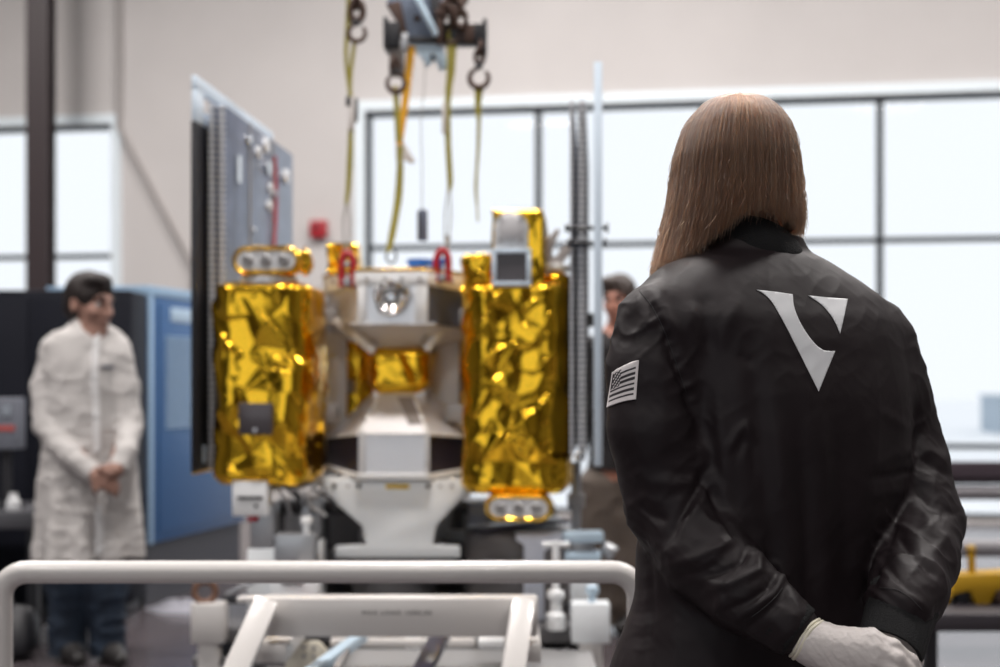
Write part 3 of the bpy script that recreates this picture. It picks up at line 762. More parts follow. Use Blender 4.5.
to['label'] = 'small black load limit lettering'
for (x0, y0, x1, y1, Y1, w) in ((266,602,221,705,3.52,25),(523,602,508,705,3.52,24)):
    p0, p1 = P(x0,y0,YB-.035), P(x1,y1,Y1); d = (p1-p0).normalized(); p1 = p0+d*((p0.z-.06)/-d.z) if False else p1
    mb = MB(); mb.bar(p0+Vector((0,0,-.004)), p1, w*YB/FPX*.95, .06, up=(0,-1,0)); cb(mb, 'splayed_leg', m_enamel, .005)
    mb = MB(); mb.bar(p1, Vector((p1.x-.02 if x0 < 300 else p1.x, Y1-.05, .11)), w*YB/FPX*.9, .055, up=(0,-1,0)); cb(mb, 'foot_post', m_enamel, .005)
    mb = MB(); mb.lathe([(.03,-.03),(.05,-.03),(.05,.03),(.03,.03)], (p1.x-.02 if x0 < 300 else p1.x, Y1-.05, .05), (1,0,0), 28); cb(mb, 'caster', m_black, .003)
    mb = MB(); mb.span((p0.x-.05,YB,p0.z-.17),(p0.x+.05,4.62,p0.z-.12)); cb(mb, 'side_rail', m_enamel, .004)
mb = MB(); q = P(255,600,YB); mb.bar(P(238,599,YB+.1), P(275,599,YB+.1), .05, .014); cb(mb, 'top_lug', m_enamel, .003)
# inclined guide rails over the lower deck and grey floor panel
pn = MB(); z = .36; pn.span((-.62,3.9,z-.02),(.30,4.6,z)); cb(pn, 'floor_panel', mat('panel_grey',(.33,.33,.335),.5), .003)
for pts_, w, m in ((((440,637,3.95),(424,668,3.75)),.05,m_darkgl), (((357,640,4.1),(318,668,3.8)),.035,m_ltblue), (((352,640,4.1),(338,668,3.85)),.02,m_grey)):
    p0, p1 = (P(*k) for k in pts_); d = p1-p0
    mb = MB(); mb.bar(p0-d*.15, p1+d*.8, w, .03); cb(mb, 'guide_rail', m, .003)
mb = MB(); a = P(270,640,4.2); mb.prism([P(285,642,4.2),P(318,642,4.2),P(326,650,4.2),P(326,690,4.2),P(285,690,4.2)], (0,.03,0)); gp = cb(mb, 'gusset_plate', mat('cream_plate',(.66,.62,.52),.45), .003)
for dx, dy in ((304,647),(314,648),(304,656),(314,656)):
    q = P(dx,dy,4.2); mb = MB().cyl(q, q+Vector((0,-.006,0)), .006); o = mb.build('bolt', m_grey, gp); o.parent = gp
mb = MB(); mb.lathe([(.022,0),(.024,.05),(.02,.056)], P(413,649,4.3), (0,0,1), 18); cb(mb, 'round_stop', m_offwhite, .002)
mb = MB(); p0, p1 = P(478,640,4.3), P(512,648,4.3); mb.span((p0.x,4.3,p1.z),(p1.x,4.36,p0.z)); cb(mb, 'cross_tie', m_offwhite, .003)
mb = MB(); p0, p1 = P(330,640,4.25), P(475,644,4.25); mb.span((p0.x,4.25,p1.z-.01),(p1.x,4.30,p0.z)); cb(mb, 'cross_tie', m_enamel, .003)

# push handle, nearest of all: one bent pipe
YH = 3.0
zH = P(0,572,YH).z; xl, xr = P(1,0,YH).x, P(638,0,YH).x; r = .0245; R = .056
path = [(xl,YH,.22)]
path += [(xl,YH,zH-R)] + [(xl+R-R*math.cos(t),YH,zH-R+R*math.sin(t)) for t in np.linspace(.15,math.pi/2,8)]
path += [(xr-R+R*math.sin(t),YH,zH-R+R*math.cos(t)) for t in np.linspace(0,math.pi/2-.15,8)] + [(xr,YH,zH-R),(xr,YH,.22)]
hd = MB().tube(path, r, 20); 
ph = empty('push_handle', (0,YH,0), 0, 'bent cream white pipe handrail crossing in front of the satellite cart', 'handrail')
hi = Matrix.Translation(-ph.location)
o = hd.build('bent_pipe', m_enamel, ph, angle=60); o.matrix_parent_inverse = hi
for x in (xl, xr):
    mb = MB(); mb.lathe([(.075,0),(.075,.012),(.036,.016),(.036,.24)], (x,YH,0), (0,0,1), 28); o = mb.build('floor_flange', m_enamel, ph, bevel=.002); o.matrix_parent_inverse = hi

# ---- tooling standing on the cart deck, one thing each
def toolthing(name, base, label, cat, group=None):
    return empty(name, base, 0, label, cat, group)
def stand_on(px, Y): p = P(px, 500, Y); return Vector((p.x, Y, ztop))
# blocks left of the stand
def block_fixture(px0, px1, pyt, Y, label, m, knob=True, slot=True):
    c = stand_on((px0+px1)/2, Y); e = toolthing('fixture_block', c, label, 'fixture'); w_ = (px1-px0)*Y/FPX; h_ = P(0,pyt,Y).z-ztop
    MB().span((-w_/2,0,0),(w_/2,.12,h_*.62)).build('lower_body', m, e, bevel=.005)
    MB().span((-w_*.42,.01,h_*.62),(w_*.42,.11,h_)).build('upper_body', m_steel, e, bevel=.005)
    if slot: MB().span((-w_*.25,-.003,h_*.45),(w_*.2,.02,h_*.53)).build('slot', m_black, e)
    if knob: MB().lathe([(.012,0),(.012,.03),(.02,.034),(.02,.05),(.012,.055)], (w_*.2,.06,h_), (0,0,1), 18).build('knob', m_offwhite, e)
    return e
block_fixture(247,276,505,4.75,'narrow grey fixture post below the white umbilical box',m_ped,False,False)
block_fixture(270,318,535,4.70,'squat grey clamping fixture with dark slot left of the stand',m_ped)
block_fixture(296,322,498,4.90,'tall pale fixture block tucked beside the stand on its left',m_offwhite,False)
e = toolthing('clamp_block', stand_on(304,4.62)+Vector((.02,.01,0)), 'orange brown strap block lying left of the pale grey stand', 'block')
mb = MB(); mb.span((-.07,-.03,0),(.11,.03,.05)); mb.build('strap_body', m_wood, e, bevel=.008); MB().span((-.06,-.025,.05),(-.0,.02,.10)).build('red_grip', m_redcap, e, bevel=.006)
# right: lavender bracket, valve, light blue vise
c = stand_on(548,4.72)
e = toolthing('angle_bracket', c, 'pale bluish angle bracket standing right of the grey turntable', 'bracket')
zz = lambda py: P(0,py,4.72).z-ztop
ww = 4.72/FPX
mb = MB(); mb.prism([(-32*ww,0,zz(534)),(14*ww,0,zz(534)),(14*ww,0,zz(540)),(-4*ww,0,zz(552)),(-4*ww,0,0),(-24*ww,0,0),(-24*ww,0,zz(545)),(-32*ww,0,zz(540))], (0,.08,0)); mb.build('bracket_plate', mat('lavender_grey',(.60,.63,.72),.4), e, bevel=.003)
MB().span((-26*ww,-.0,0),(10*ww,.12,.012)).build('foot', m_steel, e, bevel=.002)
e = toolthing('valve', stand_on(556,4.60), 'small white valve body between angle bracket and light blue vise', 'valve')
MB().lathe([(.03,0),(.03,.05),(.018,.06),(.018,.10),(.028,.105),(.028,.125),(.012,.13),(.012,zz(537))], (0,0,0), (0,0,1), 20).build('body', m_offwhite, e)
MB().cyl((-.045,0,zz(540)),(.045,0,zz(540)),.009).build('cross_handle', m_offwhite, e, bevel=.002)
e = toolthing('vise', stand_on(585,4.72), 'light blue bench vise at the right end of the cart deck', 'vise')
MB().span((-20*ww,0,zz(562)),(16*ww,.1,zz(553))).build('lower_jaw', m_ltblue, e, bevel=.004)
MB().span((-22*ww,0,zz(543)),(19*ww,.1,zz(533))).build('upper_jaw', m_ltblue, e, bevel=.004)
MB().span((-12*ww,.02,zz(553)),(10*ww,.08,zz(543))).build('screw_block', m_steel, e, bevel=.003)
MB().span((-14*ww,.01,0),(12*ww,.09,zz(562))).build('base', m_ped, e, bevel=.004)
MB().cyl((19*ww,.05,zz(548)),(30*ww,.05,zz(556)),.022,.028).build('handwheel', m_steel, e, bevel=.003)
# upright rod behind vise
e = toolthing('guide_post', stand_on(576,4.98), 'slim steel guide post rising behind the light blue vise', 'post')
MB().cyl((0,0,0),(0,0,P(0,462,4.98).z-ztop),.018).build('rod', m_steel, e, bevel=.002); MB().cyl((0,0,0),(0,0,.03),.04).build('foot', m_steel, e, bevel=.003)
MB().box((0,0,P(0,500,4.98).z-ztop),(.06,.06,.05)).build('collar', m_grey, e, bevel=.004)
# pale tray under the right module
e = toolthing('drip_tray', (P(500,0,4.95).x,4.95,zd+.001), 'pale drip tray under the gold rimmed connector pod', 'tray')
MB().span((-.07,-.08,0),(.16,.12,.012)).build('pan', m_steel, e, bevel=.003); MB().span((-.07,-.08,.012),(.16,-.07,.03)).build('lip', m_steel, e, bevel=.002)
# small parts on front corner: blue fitting and hoses
e = toolthing('hose_fitting', (P(592,0,4.6).x,4.59,P(591,604,4.55).z), 'pale blue hose fitting on top of the right corner bracket', 'fitting')
MB().lathe([(.012,0),(.012,.025),(.022,.03),(.022,.05),(.016,.055)], (0,0,0), (0,0,1), 18).build('body', m_ltblue, e)
# round floor-side flange disc and black clamp at the left post
e = toolthing('flange_disc', P(203,604,4.56)+Vector((0,.03,0)), 'brown steel flange disc on the left corner post', 'flange')
mb = MB(); mb.torus((0,0,.035), .034, .011, (.2,-1,.2), 28, 10); mb.build('ring', mat('rust_brown',(.17,.09,.06),.5,.5), e)
e = toolthing('toggle_clamp', P(234,604,4.62), 'small black toggle clamp beside the brown flange disc', 'clamp')
MB().span((-.04,0,0),(.04,.05,.025)).build('base', m_black, e, bevel=.004); MB().bar((-.03,.02,.03),(.07,.02,.075),.02,.014).build('lever', m_steel, e, bevel=.003)

# dark equipment standing on the deck behind the stand
e = toolthing('equipment_chassis', (P(415,0,5.62).x,5.56,ztop), 'dark grey equipment chassis on the cart deck behind the pale stand', 'chassis')
zc_ = lambda py: P(0,py,5.56).z-ztop
xl_ = P(268,0,5.56).x-e.location.x; xr_ = P(556,0,5.56).x-e.location.x
MB().span((xl_,0,0),(xr_,.26,zc_(506))).build('case', mat('chassis_dark',(.05,.045,.048),.5), e, bevel=.01)
for k in range(6):
    x = xl_+(xr_-xl_)*(.06+.155*k); MB().span((x,-.012,zc_(545)),(x+(xr_-xl_)*.12,.01,zc_(514))).build('module_front', m_drum if k%2 else m_grey, e, bevel=.004)
MB().span((xl_+.02,.02,zc_(506)),(xr_-.02,.22,zc_(502))).build('lid', m_drum, e, bevel=.003)
e = toolthing('motor_drum', (P(519,0,5.12).x,5.14,ztop), 'squat grey motor drum on the deck right of the toothed turntable', 'motor')
hq = P(0,531,5.0).z-ztop
MB().lathe([(.20,0),(.205,.01),(.205,hq-.03),(.195,hq-.01),(.17,hq)], (0,0,0), (0,0,1), 56).build('casing', mat('drum_grey',(.20,.185,.185),.45), e, bevel=.001)
MB().lathe([(.208,hq*.55),(.208,hq*.60),(.200,hq*.60)], (0,0,0), (0,0,1), 56).build('band', m_black, e)
MB().bar((-.17,-.12,hq+.004),(.16,-.02,hq+.03),.16,.012).build('cover_plate', m_darkgl, e, bevel=.003)
e = toolthing('junction_box', (P(477,0,5.3).x,5.38,ztop), 'small lavender junction box tucked between the pale stand and the right gold module', 'box')
MB().span((-.035,-.03,0),(.035,.03,P(0,503,5.35).z-ztop)).build('case', mat('lavender_grey',(.5,.5,.6),.4), e, bevel=.004); MB().span((-.03,-.034,P(0,514,5.35).z-ztop),(.03,-.03,P(0,506,5.35).z-ztop)).build('lid', m_offwhite, e)
# ================================================================== LIFTING GEAR ABOVE THE SATELLITE
YC = 5.05
def K(px, py, dy=0): return P(px, py, YC+dy)
PX = YC/FPX
m_olive = mat('olive_webbing', (.27,.235,.04), .8, bump=.2, bscale=300)
m_orange = mat('amber_webbing', (.66,.33,.012), .75, bump=.2, bscale=300)
m_rust = mat('dark_brown_steel', (.075,.045,.035), .5, .5)
m_bluegrey = mat('blue_grey_steel', (.16,.19,.25), .4, .3)
m_tag = mat('grey_white_tag', (.55,.52,.50), .6)
m_wire = mat('steel_wire', (.42,.42,.40), .4, .7)
m_shred = mat('shackle_red', (.36,.01,.02), .35); m_shblue = mat('shackle_blue', (.03,.09,.36), .35)
hz = K(420,-70).z
fr = empty('spreader_frame', (K(430,0).x, YC, hz), 0, 'blue grey and black lifting spreader hanging over the satellite', 'crane')
fi = Matrix.Translation(-fr.location)
def fp(mb, nm, m, bev=.003):
    o = mb.build(nm, m, fr, bevel=bev); o.matrix_parent_inverse = fi; return o
mb = MB(); mb.prism([K(386,4),K(392,-12),K(430,-40),K(442,-12),K(446,40),K(420,43),K(404,40),K(396,20)], (0,.05,0)); fp(mb, 'side_plate', m_bluegrey)
mb = MB(); mb.prism([K(386,4,-.012),K(400,0,-.012),K(408,36,-.012),K(402,41,-.012),K(396,20,-.012)], (0,.012,0)); fp(mb, 'edge_stiffener', m_rust)
mb = MB(); mb.prism([K(404,36,-.012),K(442,36,-.012),K(442,43,-.012),K(404,42,-.012)], (0,.012,0)); fp(mb, 'bottom_stiffener', m_black)
mb = MB(); mb.prism([K(428,-10,-.012),K(438,-10,-.012),K(446,36,-.012),K(436,34,-.012)], (0,.012,0)); fp(mb, 'edge_stiffener', m_black)
mb = MB(); mb.cyl(K(411,-14,-.03), K(437,36,-.03), .012, n=14); fp(mb, 'diagonal_tube', m_ltblue)
mb = MB(); mb.cyl(K(417,18,-.014), K(417,18,.0), .012, n=14); fp(mb, 'rivet', m_rust, 0)
mb = MB(); mb.prism([K(409,44),K(442,43),K(449,67),K(440,70),K(434,59),K(426,66),K(420,55)], (0,.04,0)); fp(mb, 'lower_bracket', m_ltblue)
mb = MB(); mb.cyl(K(433,57,-.006), K(433,57,.0), .010, n=14); fp(mb, 'bracket_hole', m_black, 0)
mb = MB(); a, b = K(385,48), K(400,23); mb.span((a.x,YC-.02,a.z),(b.x,YC+.07,b.z)); mb.span((a.x-.004,YC-.03,a.z-.004),(a.x+.012,YC+.08,b.z+.016)); fp(mb, 'left_clamp', m_black)
mb = MB(); a, b = K(443,44), K(486,23); mb.span((a.x,YC-.0,a.z),(b.x,YC+.06,b.z)); mb.span((b.x-.012,YC-.02,a.z-.03),(b.x+.004,YC+.08,b.z+.012)); fp(mb, 'right_arm', m_black)
mb = MB(); a, b = K(463,42), K(474,25); mb.span((a.x,YC-.012,a.z),(b.x,YC+.0,b.z)); fp(mb, 'arm_cover', m_rust)
mb = MB(); a, b = K(389,76), K(404,46); mb.span((a.x,YC-.005,a.z),(b.x,YC+.03,b.z)); fp(mb, 'hanger_tab', mat('hanger_tab',(.18,.16,.15),.5,.4), .004)
mb = MB(); a, b = K(402,50,-.03), K(408,33,-.03); mb.span((a.x,YC-.035,a.z),(b.x,YC-.005,b.z)); fp(mb, 'latch', m_steel)
for px, t, bb in ((440,10,45),(444,3,20)):
    mb = MB(); mb.cyl(K(px,bb,-.03), K(px,t,-.03), .012, n=14); mb.cyl(K(px,t+6,-.03), K(px,t,-.03), .02, n=14); fp(mb, 'lock_pin', m_rust)
# upper cross frame, above the picture, and its cable to the ceiling
mb = MB(); a, b = K(335,-75), K(490,-75); mb.span((a.x,YC-.03,hz-.03),(b.x,YC+.06,hz+.05)); fp(mb, 'top_beam', m_bluegrey)
mb = MB(); mb.span((K(424,0).x-.03,YC+.0,K(424,-30).z),(K(424,0).x+.03,YC+.04,hz)); fp(mb, 'hanger_post', m_bluegrey)
mb = MB(); mb.cyl((fr.location.x,YC+.015,hz+.04),(fr.location.x,YC+.015,ZC),.012); fp(mb, 'hoist_cable', m_wire, 0)

def chain(p0, p1, link=.045, r=.007, m=m_rust):
    mb = MB(); p0 = Vector(p0); p1 = Vector(p1); d = (p1-p0); n = max(2, int(d.length/(link*.62)))
    for i in range(n):
        c = p0+d*((i+.5)/n); ax = (0,1,0) if i%2 else (1,.15,0)
        ring = [];
        q = Vector((0,0,1)).rotation_difference(Vector(ax).normalized())
        for t in np.linspace(0, 2*math.pi, 17):
            v = Vector((math.cos(t)*link*.30, math.sin(t)*link*.52, 0)); w_ = q @ v
            # keep the long axis vertical
            long = Vector((0,0,1)); side = Vector(ax).cross(long).normalized(); w_ = side*v.x+long*v.y
            ring.append(c+w_)
        mb.tube(ring, r, 8, False)
    return mb
def hook(c, R, m=m_rust, flip=1):
    mb = MB(); pts = []
    for t in np.linspace(math.radians(100), math.radians(405), 22):
        pts.append(Vector((c.x+flip*R*math.cos(t), c.y, c.z+R*math.sin(t))))
    mb.tube(pts, [R*.2+R*.14*math.sin(math.pi*i/21) for i in range(22)], 10)
    mb.tube([Vector((c.x-flip*R*.18,c.y,c.z+R*.98)), Vector((c.x,c.y,c.z+R*1.5)), Vector((c.x,c.y,c.z+R*2.0))], R*.26, 10)
    return mb
# chain-hung hooks
def hookset(name, px, pt, pb, hpx, hpy, R, label, flip=1, link=.05):
    e = empty(name, K(px,pb), 0, label, 'hook', 'lifting hooks above the satellite'); inv = Matrix.Translation(-e.location)
    top = K(px, pt); 
    o = chain(top, K(hpx, hpy)+Vector((0,0,R*1.8)), link, link*.17).build('chain', m_rust, e); o.matrix_parent_inverse = inv
    o = hook(K(hpx,hpy), R, flip=flip).build('hook', m_rust, e, angle=60); o.matrix_parent_inverse = inv
    mb = MB(); c = K(hpx,hpy)+Vector((0,-.012,R*1.25)); mb.span(c-Vector((R*.42,.004,R*.3)), c+Vector((R*.42,.03,R*.35))); o = mb.build('hook_block', m_black, e, bevel=.005); o.matrix_parent_inverse = inv
    return e
hookset('chain_hook', 354, -66, 30, 357, 33, .030, 'dark brown chain hook holding the leftmost strap', 1, .075)
hookset('chain_hook', 393, 62, 80, 396, 83, .032, 'brown ring hook under the spreader clamp holding the olive strap beside the amber one', -1)
hookset('chain_hook', 452, -66, 40, 452, 36, .026, 'brown chain hook on the spreader with the long olive strap hanging right of centre', 1, .07)
hookset('chain_hook', 481, 44, 80, 479, 78, .034, 'brown hook at the right end of the spreader arm', 1)
mb = chain(K(463,-66,-.02), K(461,24,-.02), .06, .009); o = tag(mb.build('chain', m_rust), 'short brown chain dropping to the right arm of the spreader', 'chain')

def ribbon(path, w, m, name, parent=None, th=.003, inv=None):
    ws = w if isinstance(w, (list, tuple)) else [w]*len(path)
    sp = smoothpath([K(*p) for p in path], 8*(len(path)-1)); n = len(sp)
    wi = np.interp(np.linspace(0,1,n), np.linspace(0,1,len(ws)), ws)
    mb = MB(); rings = []
    for i, p in enumerate(sp):
        t = (sp[min(i+1,n-1)]-sp[max(i-1,0)]).normalized(); tw = .5*math.sin(i*.25)
        x = Vector((math.cos(tw), math.sin(tw), 0)); x = (x-t*x.dot(t)).normalized(); y = t.cross(x); hw = wi[i]*PX/2
        rings.append([p+x*hw+y*th, p-x*hw+y*th, p-x*hw-y*th, p+x*hw-y*th])
    mb.loft(rings); o = mb.build(name, m, parent)
    if inv: o.matrix_parent_inverse = inv
    return o
def strapthing(label, px, py):
    e = empty('lifting_strap', K(px,py), 0, label, 'strap', 'lifting straps'); return e, Matrix.Translation(-e.location)
def tube(path, r, m, name, e, inv):
    o = MB().tube(smoothpath([K(*p) for p in path], 8*(len(path)-1)), r, 8).build(name, m, e, angle=60); o.matrix_parent_inverse = inv; return o
# leftmost strap
e, inv = strapthing('leftmost olive strap with a white tag and pale wire ends over the red shackle', 348, 245)
ribbon([(349,-20),(348,20),(346,55),(349,85),(351,100)], [4,5,4,4,5], m_olive, 'webbing', e, inv=inv)
ribbon([(355,40),(352,62),(350,85),(351,100)], [4,4,4,4], m_olive, 'webbing', e, inv=inv)
ribbon([(351,126),(350,160),(348,190),(346,205)], [5,6,5,3], m_olive, 'webbing', e, inv=inv)
mb = MB(); a, b = K(349,130), K(355,97); mb.span((a.x,YC-.008,a.z),(b.x,YC+.004,b.z)); o = mb.build('tag', m_tag, e, bevel=.002); o.matrix_parent_inverse = inv
mb = MB(); a, b = K(354,122), K(358,98); mb.span((a.x,YC-.004,a.z),(b.x,YC+.012,b.z)); mb.span((K(346,0).x,YC-.01,K(0,106).z),(K(351,0).x,YC+.01,K(0,97).z)); o = mb.build('buckle', m_black, e, bevel=.002); o.matrix_parent_inverse = inv
tube([(346,203),(343,222),(344,250)], .0035, m_wire, 'wire_end', e, inv); tube([(347,203),(350,222),(348,250)], .0035, m_wire, 'wire_end', e, inv)
# olive strap that meets the amber one
e, inv = strapthing('olive strap falling across the window with a grey tag, second from the left', 390, 250)
ribbon([(395,86),(397,110),(399,142)], [5,6,7], m_olive, 'webbing', e, inv=inv)
ribbon([(400,146),(400,170),(398,200),(392,235),(388,252)], [6,7,8,7,5], m_olive, 'webbing', e, inv=inv)
mb = MB(); mb.prism([K(395,142),K(405,143),K(415,161),K(412,164),K(404,160),K(401,170),K(396,160)], (0,.006,0)); o = mb.build('tag', m_tag, e, bevel=.001); o.matrix_parent_inverse = inv
tube([(388,250),(386,258),(391,263),(396,259),(395,248)], .004, m_black, 'end_loop', e, inv)
e, inv = strapthing('amber yellow strap slanting down beside the olive one', 401, 145)
ribbon([(412,46),(408,80),(404,115),(400,145)], [7,7,6,5], m_orange, 'webbing', e, inv=inv); ribbon([(408,50),(406,80),(402,115),(399,145)], [3,4,4,4], m_orange, 'webbing', e, inv=inv)
# long strap right of centre
e, inv = strapthing('long olive strap ending above the red and blue shackle', 446, 240)
ribbon([(453,40),(451,70),(448,100),(448,140),(450,180),(449,192)], [8,8,6,6,6,3], m_olive, 'webbing', e, inv=inv)
ribbon([(448,28),(449,60),(447,95)], [4,4,4], m_olive, 'webbing', e, inv=inv)
mb = MB(); a, b = K(442,134), K(446,102); mb.span((a.x,YC-.008,a.z),(b.x,YC+.002,b.z)); o = mb.build('tag', m_tag, e, bevel=.002); o.matrix_parent_inverse = inv
tube([(448,190),(445,215),(445,238)], .003, m_wire, 'wire_end', e, inv); tube([(450,190),(451,215),(449,238)], .003, m_wire, 'wire_end', e, inv)
mb = MB(); mb.prism([K(443,235),K(451,236),K(449,246),K(448,262),K(443,262),K(446,247)], (0,.02,0)); o = mb.build('end_fitting', m_wire, e, bevel=.002); o.matrix_parent_inverse = inv
# rightmost strap
e, inv = strapthing('rightmost thin olive strap tapering to a loose end before the window', 477, 225)
ribbon([(479,86),(478,108),(479,120)], [9,6,4], m_olive, 'webbing', e, inv=inv); ribbon([(479,118),(478,150),(476,185),(477,205),(478,222)], [4,3,3,2,1], m_olive, 'webbing', e, inv=inv)
# shackles at the deck
def shackle(px, pyt, pyb, cols, label):
    c = K((px[0]+px[1])/2, pyb, -.13); e = empty('shackle', c, 0, label, 'shackle'); hw = (px[1]-px[0])*PX/2; h_ = (pyb-pyt)*PX
    U_ = [(-hw*.7,0,0)]+[(-hw*.75,0,h_*.6)]+[(-hw*.75*math.cos(t),0,h_*.62+h_*.33*math.sin(t)) for t in np.linspace(.3,math.pi-.3,9)]+[(hw*.75,0,h_*.6),(hw*.7,0,0)]
    MB().tube(U_, hw*.5, 10).build('bow', cols[0], e, angle=60)
    MB().cyl((-hw*1.1,0,h_*.12),(hw*1.1,0,h_*.12),hw*.3).build('pin', m_steel, e, bevel=.002)
    MB().lathe([(hw*.2,-.012),(hw*.55,-.01),(hw*.55,.01),(hw*.2,.012)], (0,-hw*.4,h_*.14), (0,-1,0), 18).build('swivel', m_steel, e)
    MB().lathe([(hw*.2,-.01),(hw*.4,-.008),(hw*.4,.008),(hw*.2,.01)], (0,-hw*.4,h_*.62), (0,-1,0), 18).build('boss', cols[1], e)
    return e
shackle((340,355), 252, 287, (m_shred, m_steel), 'red lifting shackle at the left corner of the satellite deck')
shackle((435,450), 250, 282, (m_shred, m_shblue), 'red shackle with blue boss at the right corner of the satellite deck')
# pendant controller
e = empty('pendant_controller', K(422,241), 0, 'dark slate box dangling on a thin wire before the window', 'controller'); inv = Matrix.Translation(-e.location)
a, b = K(417.5,241), K(427.5,211); mb = MB(); mb.prism([Vector((a.x,YC-.015,a.z)),Vector((b.x,YC-.015,a.z)),Vector((b.x,YC-.015,b.z)),Vector(((a.x+b.x)/2,YC-.015,b.z+.008)),Vector((a.x,YC-.015,b.z))], (0,.03,0))
o = mb.build('case', m_slate, e, bevel=.003); o.matrix_parent_inverse = inv
MB().span((a.x+.003,YC-.019,a.z+.01),(a.x+.012,YC-.014,b.z-.01)).build('edge_strip', m_black, e).matrix_parent_inverse = inv
o = MB().tube(smoothpath([K(425,62),K(424,90),K(421,120),K(422,165),K(422,209)], 30), .002, 6).build('wire', m_wire, e); o.matrix_parent_inverse = inv
# ================================================================== CABINETS AND CLUTTER
m_cab = mat('black_cabinet_paint', (.009,.010,.016), .6, var=.1, vscale=2, spec=.15)
m_bluecab = mat('blue_cabinet_paint', (.045,.12,.28), .26)
m_bluel = mat('lit_edge_and_grille_blue', (.30,.45,.62), .4)  # vent grille, and edges painted pale as if lit
e = empty('black_cabinet', P(60,0,7.6)*Vector((1,1,0)) if False else (P(60,0,7.25).x,7.25,0), 0, 'tall black cabinet behind the person in the white lab coat', 'cabinet')
x0, x1 = P(-70,0,7.25).x-e.location.x, P(147,0,7.58).x-e.location.x; zt_c = P(0,290,7.25).z
MB().span((x0,0,.08),(x1,.34,zt_c)).build('body', m_cab, e, bevel=.012)
MB().span((x0+.03,.04,0),(x1-.03,.3,.08)).build('plinth', m_black, e)
for k in range(2):
    xa = x0+(x1-x0)*k/2; d = MB().span((xa+.012,-.012,.12),(xa+(x1-x0)/2-.012,.006,zt_c-.04)).build('door', m_cab, e, bevel=.004)
    xh = xa+(x1-x0)/2-.06 if k == 0 else xa+.06; MB().span((xh-.01,-.03,.9),(xh+.01,-.012,1.06)).build('handle', m_black, d, bevel=.004)
A, B = P(148,0,7.62), P(246,0,8.9); A.z = B.z = 0; dirv = (B-A).normalized(); ang = math.atan2(dirv.y, dirv.x); Lb = (B-A).length
e = empty('blue_cabinet', A, ang, 'tall glossy blue cabinet with a vent grille beside the black one', 'cabinet')
hb = P(0,286,7.62).z; pb = 1.25-165*7.62/FPX
MB().span((0,.0,pb),(Lb,.62,hb)).build('body', m_bluecab, e, bevel=.012)
MB().span((.02,.03,0),(Lb-.02,.6,pb)).build('plinth', mat('plinth_grey',(.05,.05,.06),.5), e)
MB().span((-.004,-.006,hb-.05),(Lb,.62,hb+.004)).build('lit_top_edge', m_bluel, e, bevel=.004)  # pale strip paints the window's reflection along the top edge
MB().span((0,-.008,pb),(.05,.0,hb-.05)).build('lit_corner_edge', m_bluel, e, bevel=.004)  # pale strip paints the brightly lit corner of the blue face
def fx(px):   # distance along the face for a photo column
    k = (px-CX)/FPX; return (k*A.y-A.x)/(dirv.x-k*dirv.y)
d = MB().span((fx(158),-.010,pb+.05),(Lb-.04,.004,hb-.09)).build('door', m_bluecab, e, bevel=.004)
MB().span((fx(169),-.014,1.58),(fx(190),-.006,1.66)).build('name_strip', mat('pale_lettering_strip',(.42,.56,.70),.4), d, bevel=.004)
g = MB(); 
for k in range(24): g.span((fx(164),-.016,.98+k*.022),(fx(189),-.004,.99+k*.022))
g.build('vent_grille', m_bluel, d)
# desk and control box at the far left edge
e = empty('side_desk', (P(-2,0,6.5).x,6.5,0), 0, 'dark grey desk at the left edge behind the lab coat', 'desk')
zd_ = P(0,512,6.5).z; xr_ = P(36,0,6.5).x-e.location.x
MB().span((-.5,0,zd_-.08),(xr_,.6,zd_)).build('top', mat('desk_grey',(.075,.075,.085),.5), e, bevel=.005)
for x in (-.45,xr_-.06):
    for y in (.05,.5): MB().span((x,y,0),(x+.05,y+.05,zd_-.08)).build('leg', m_black, e)
e2 = empty('control_box', (P(4,0,6.6).x,6.7,zd_), 0, 'grey control box with red strip on a post at the left edge', 'control box')
hx = 9*6.6/FPX; z0, z1 = P(0,450,6.6).z-zd_, P(0,398,6.6).z-zd_
MB().span((-.12,-.04,z0),(hx,.08,z1)).build('case', mat('box_grey',(.14,.15,.18),.5), e2, bevel=.006)
MB().span((-.11,-.045,z0+.09),(hx-.012,-.036,z0+.115)).build('red_strip', mat('strip_red',(.42,.08,.07),.5), e2)
MB().cyl((-.03,.02,0),(-.03,.02,z0),.025).build('post', m_black, e2); MB().cyl((-.03,.02,0),(-.03,.02,.02),.08).build('foot', m_black, e2)
MB().box((hx-.05,-.044,z1-.06),(.04,.01,.05)).build('display', mat('display_grey',(.25,.28,.32),.3), e2)
e3 = MB().lathe([(.03,0),(.035,.01),(.03,.05),(.018,.06),(.018,.075),(.022,.08)], (0,0,0), (0,0,1), 20).build('bottle', m_offwhite); e3.location = (P(11,0,6.55).x,6.58,zd_)
tag(e3, 'tiny white bottle standing on the dark desk at the left edge', 'bottle')
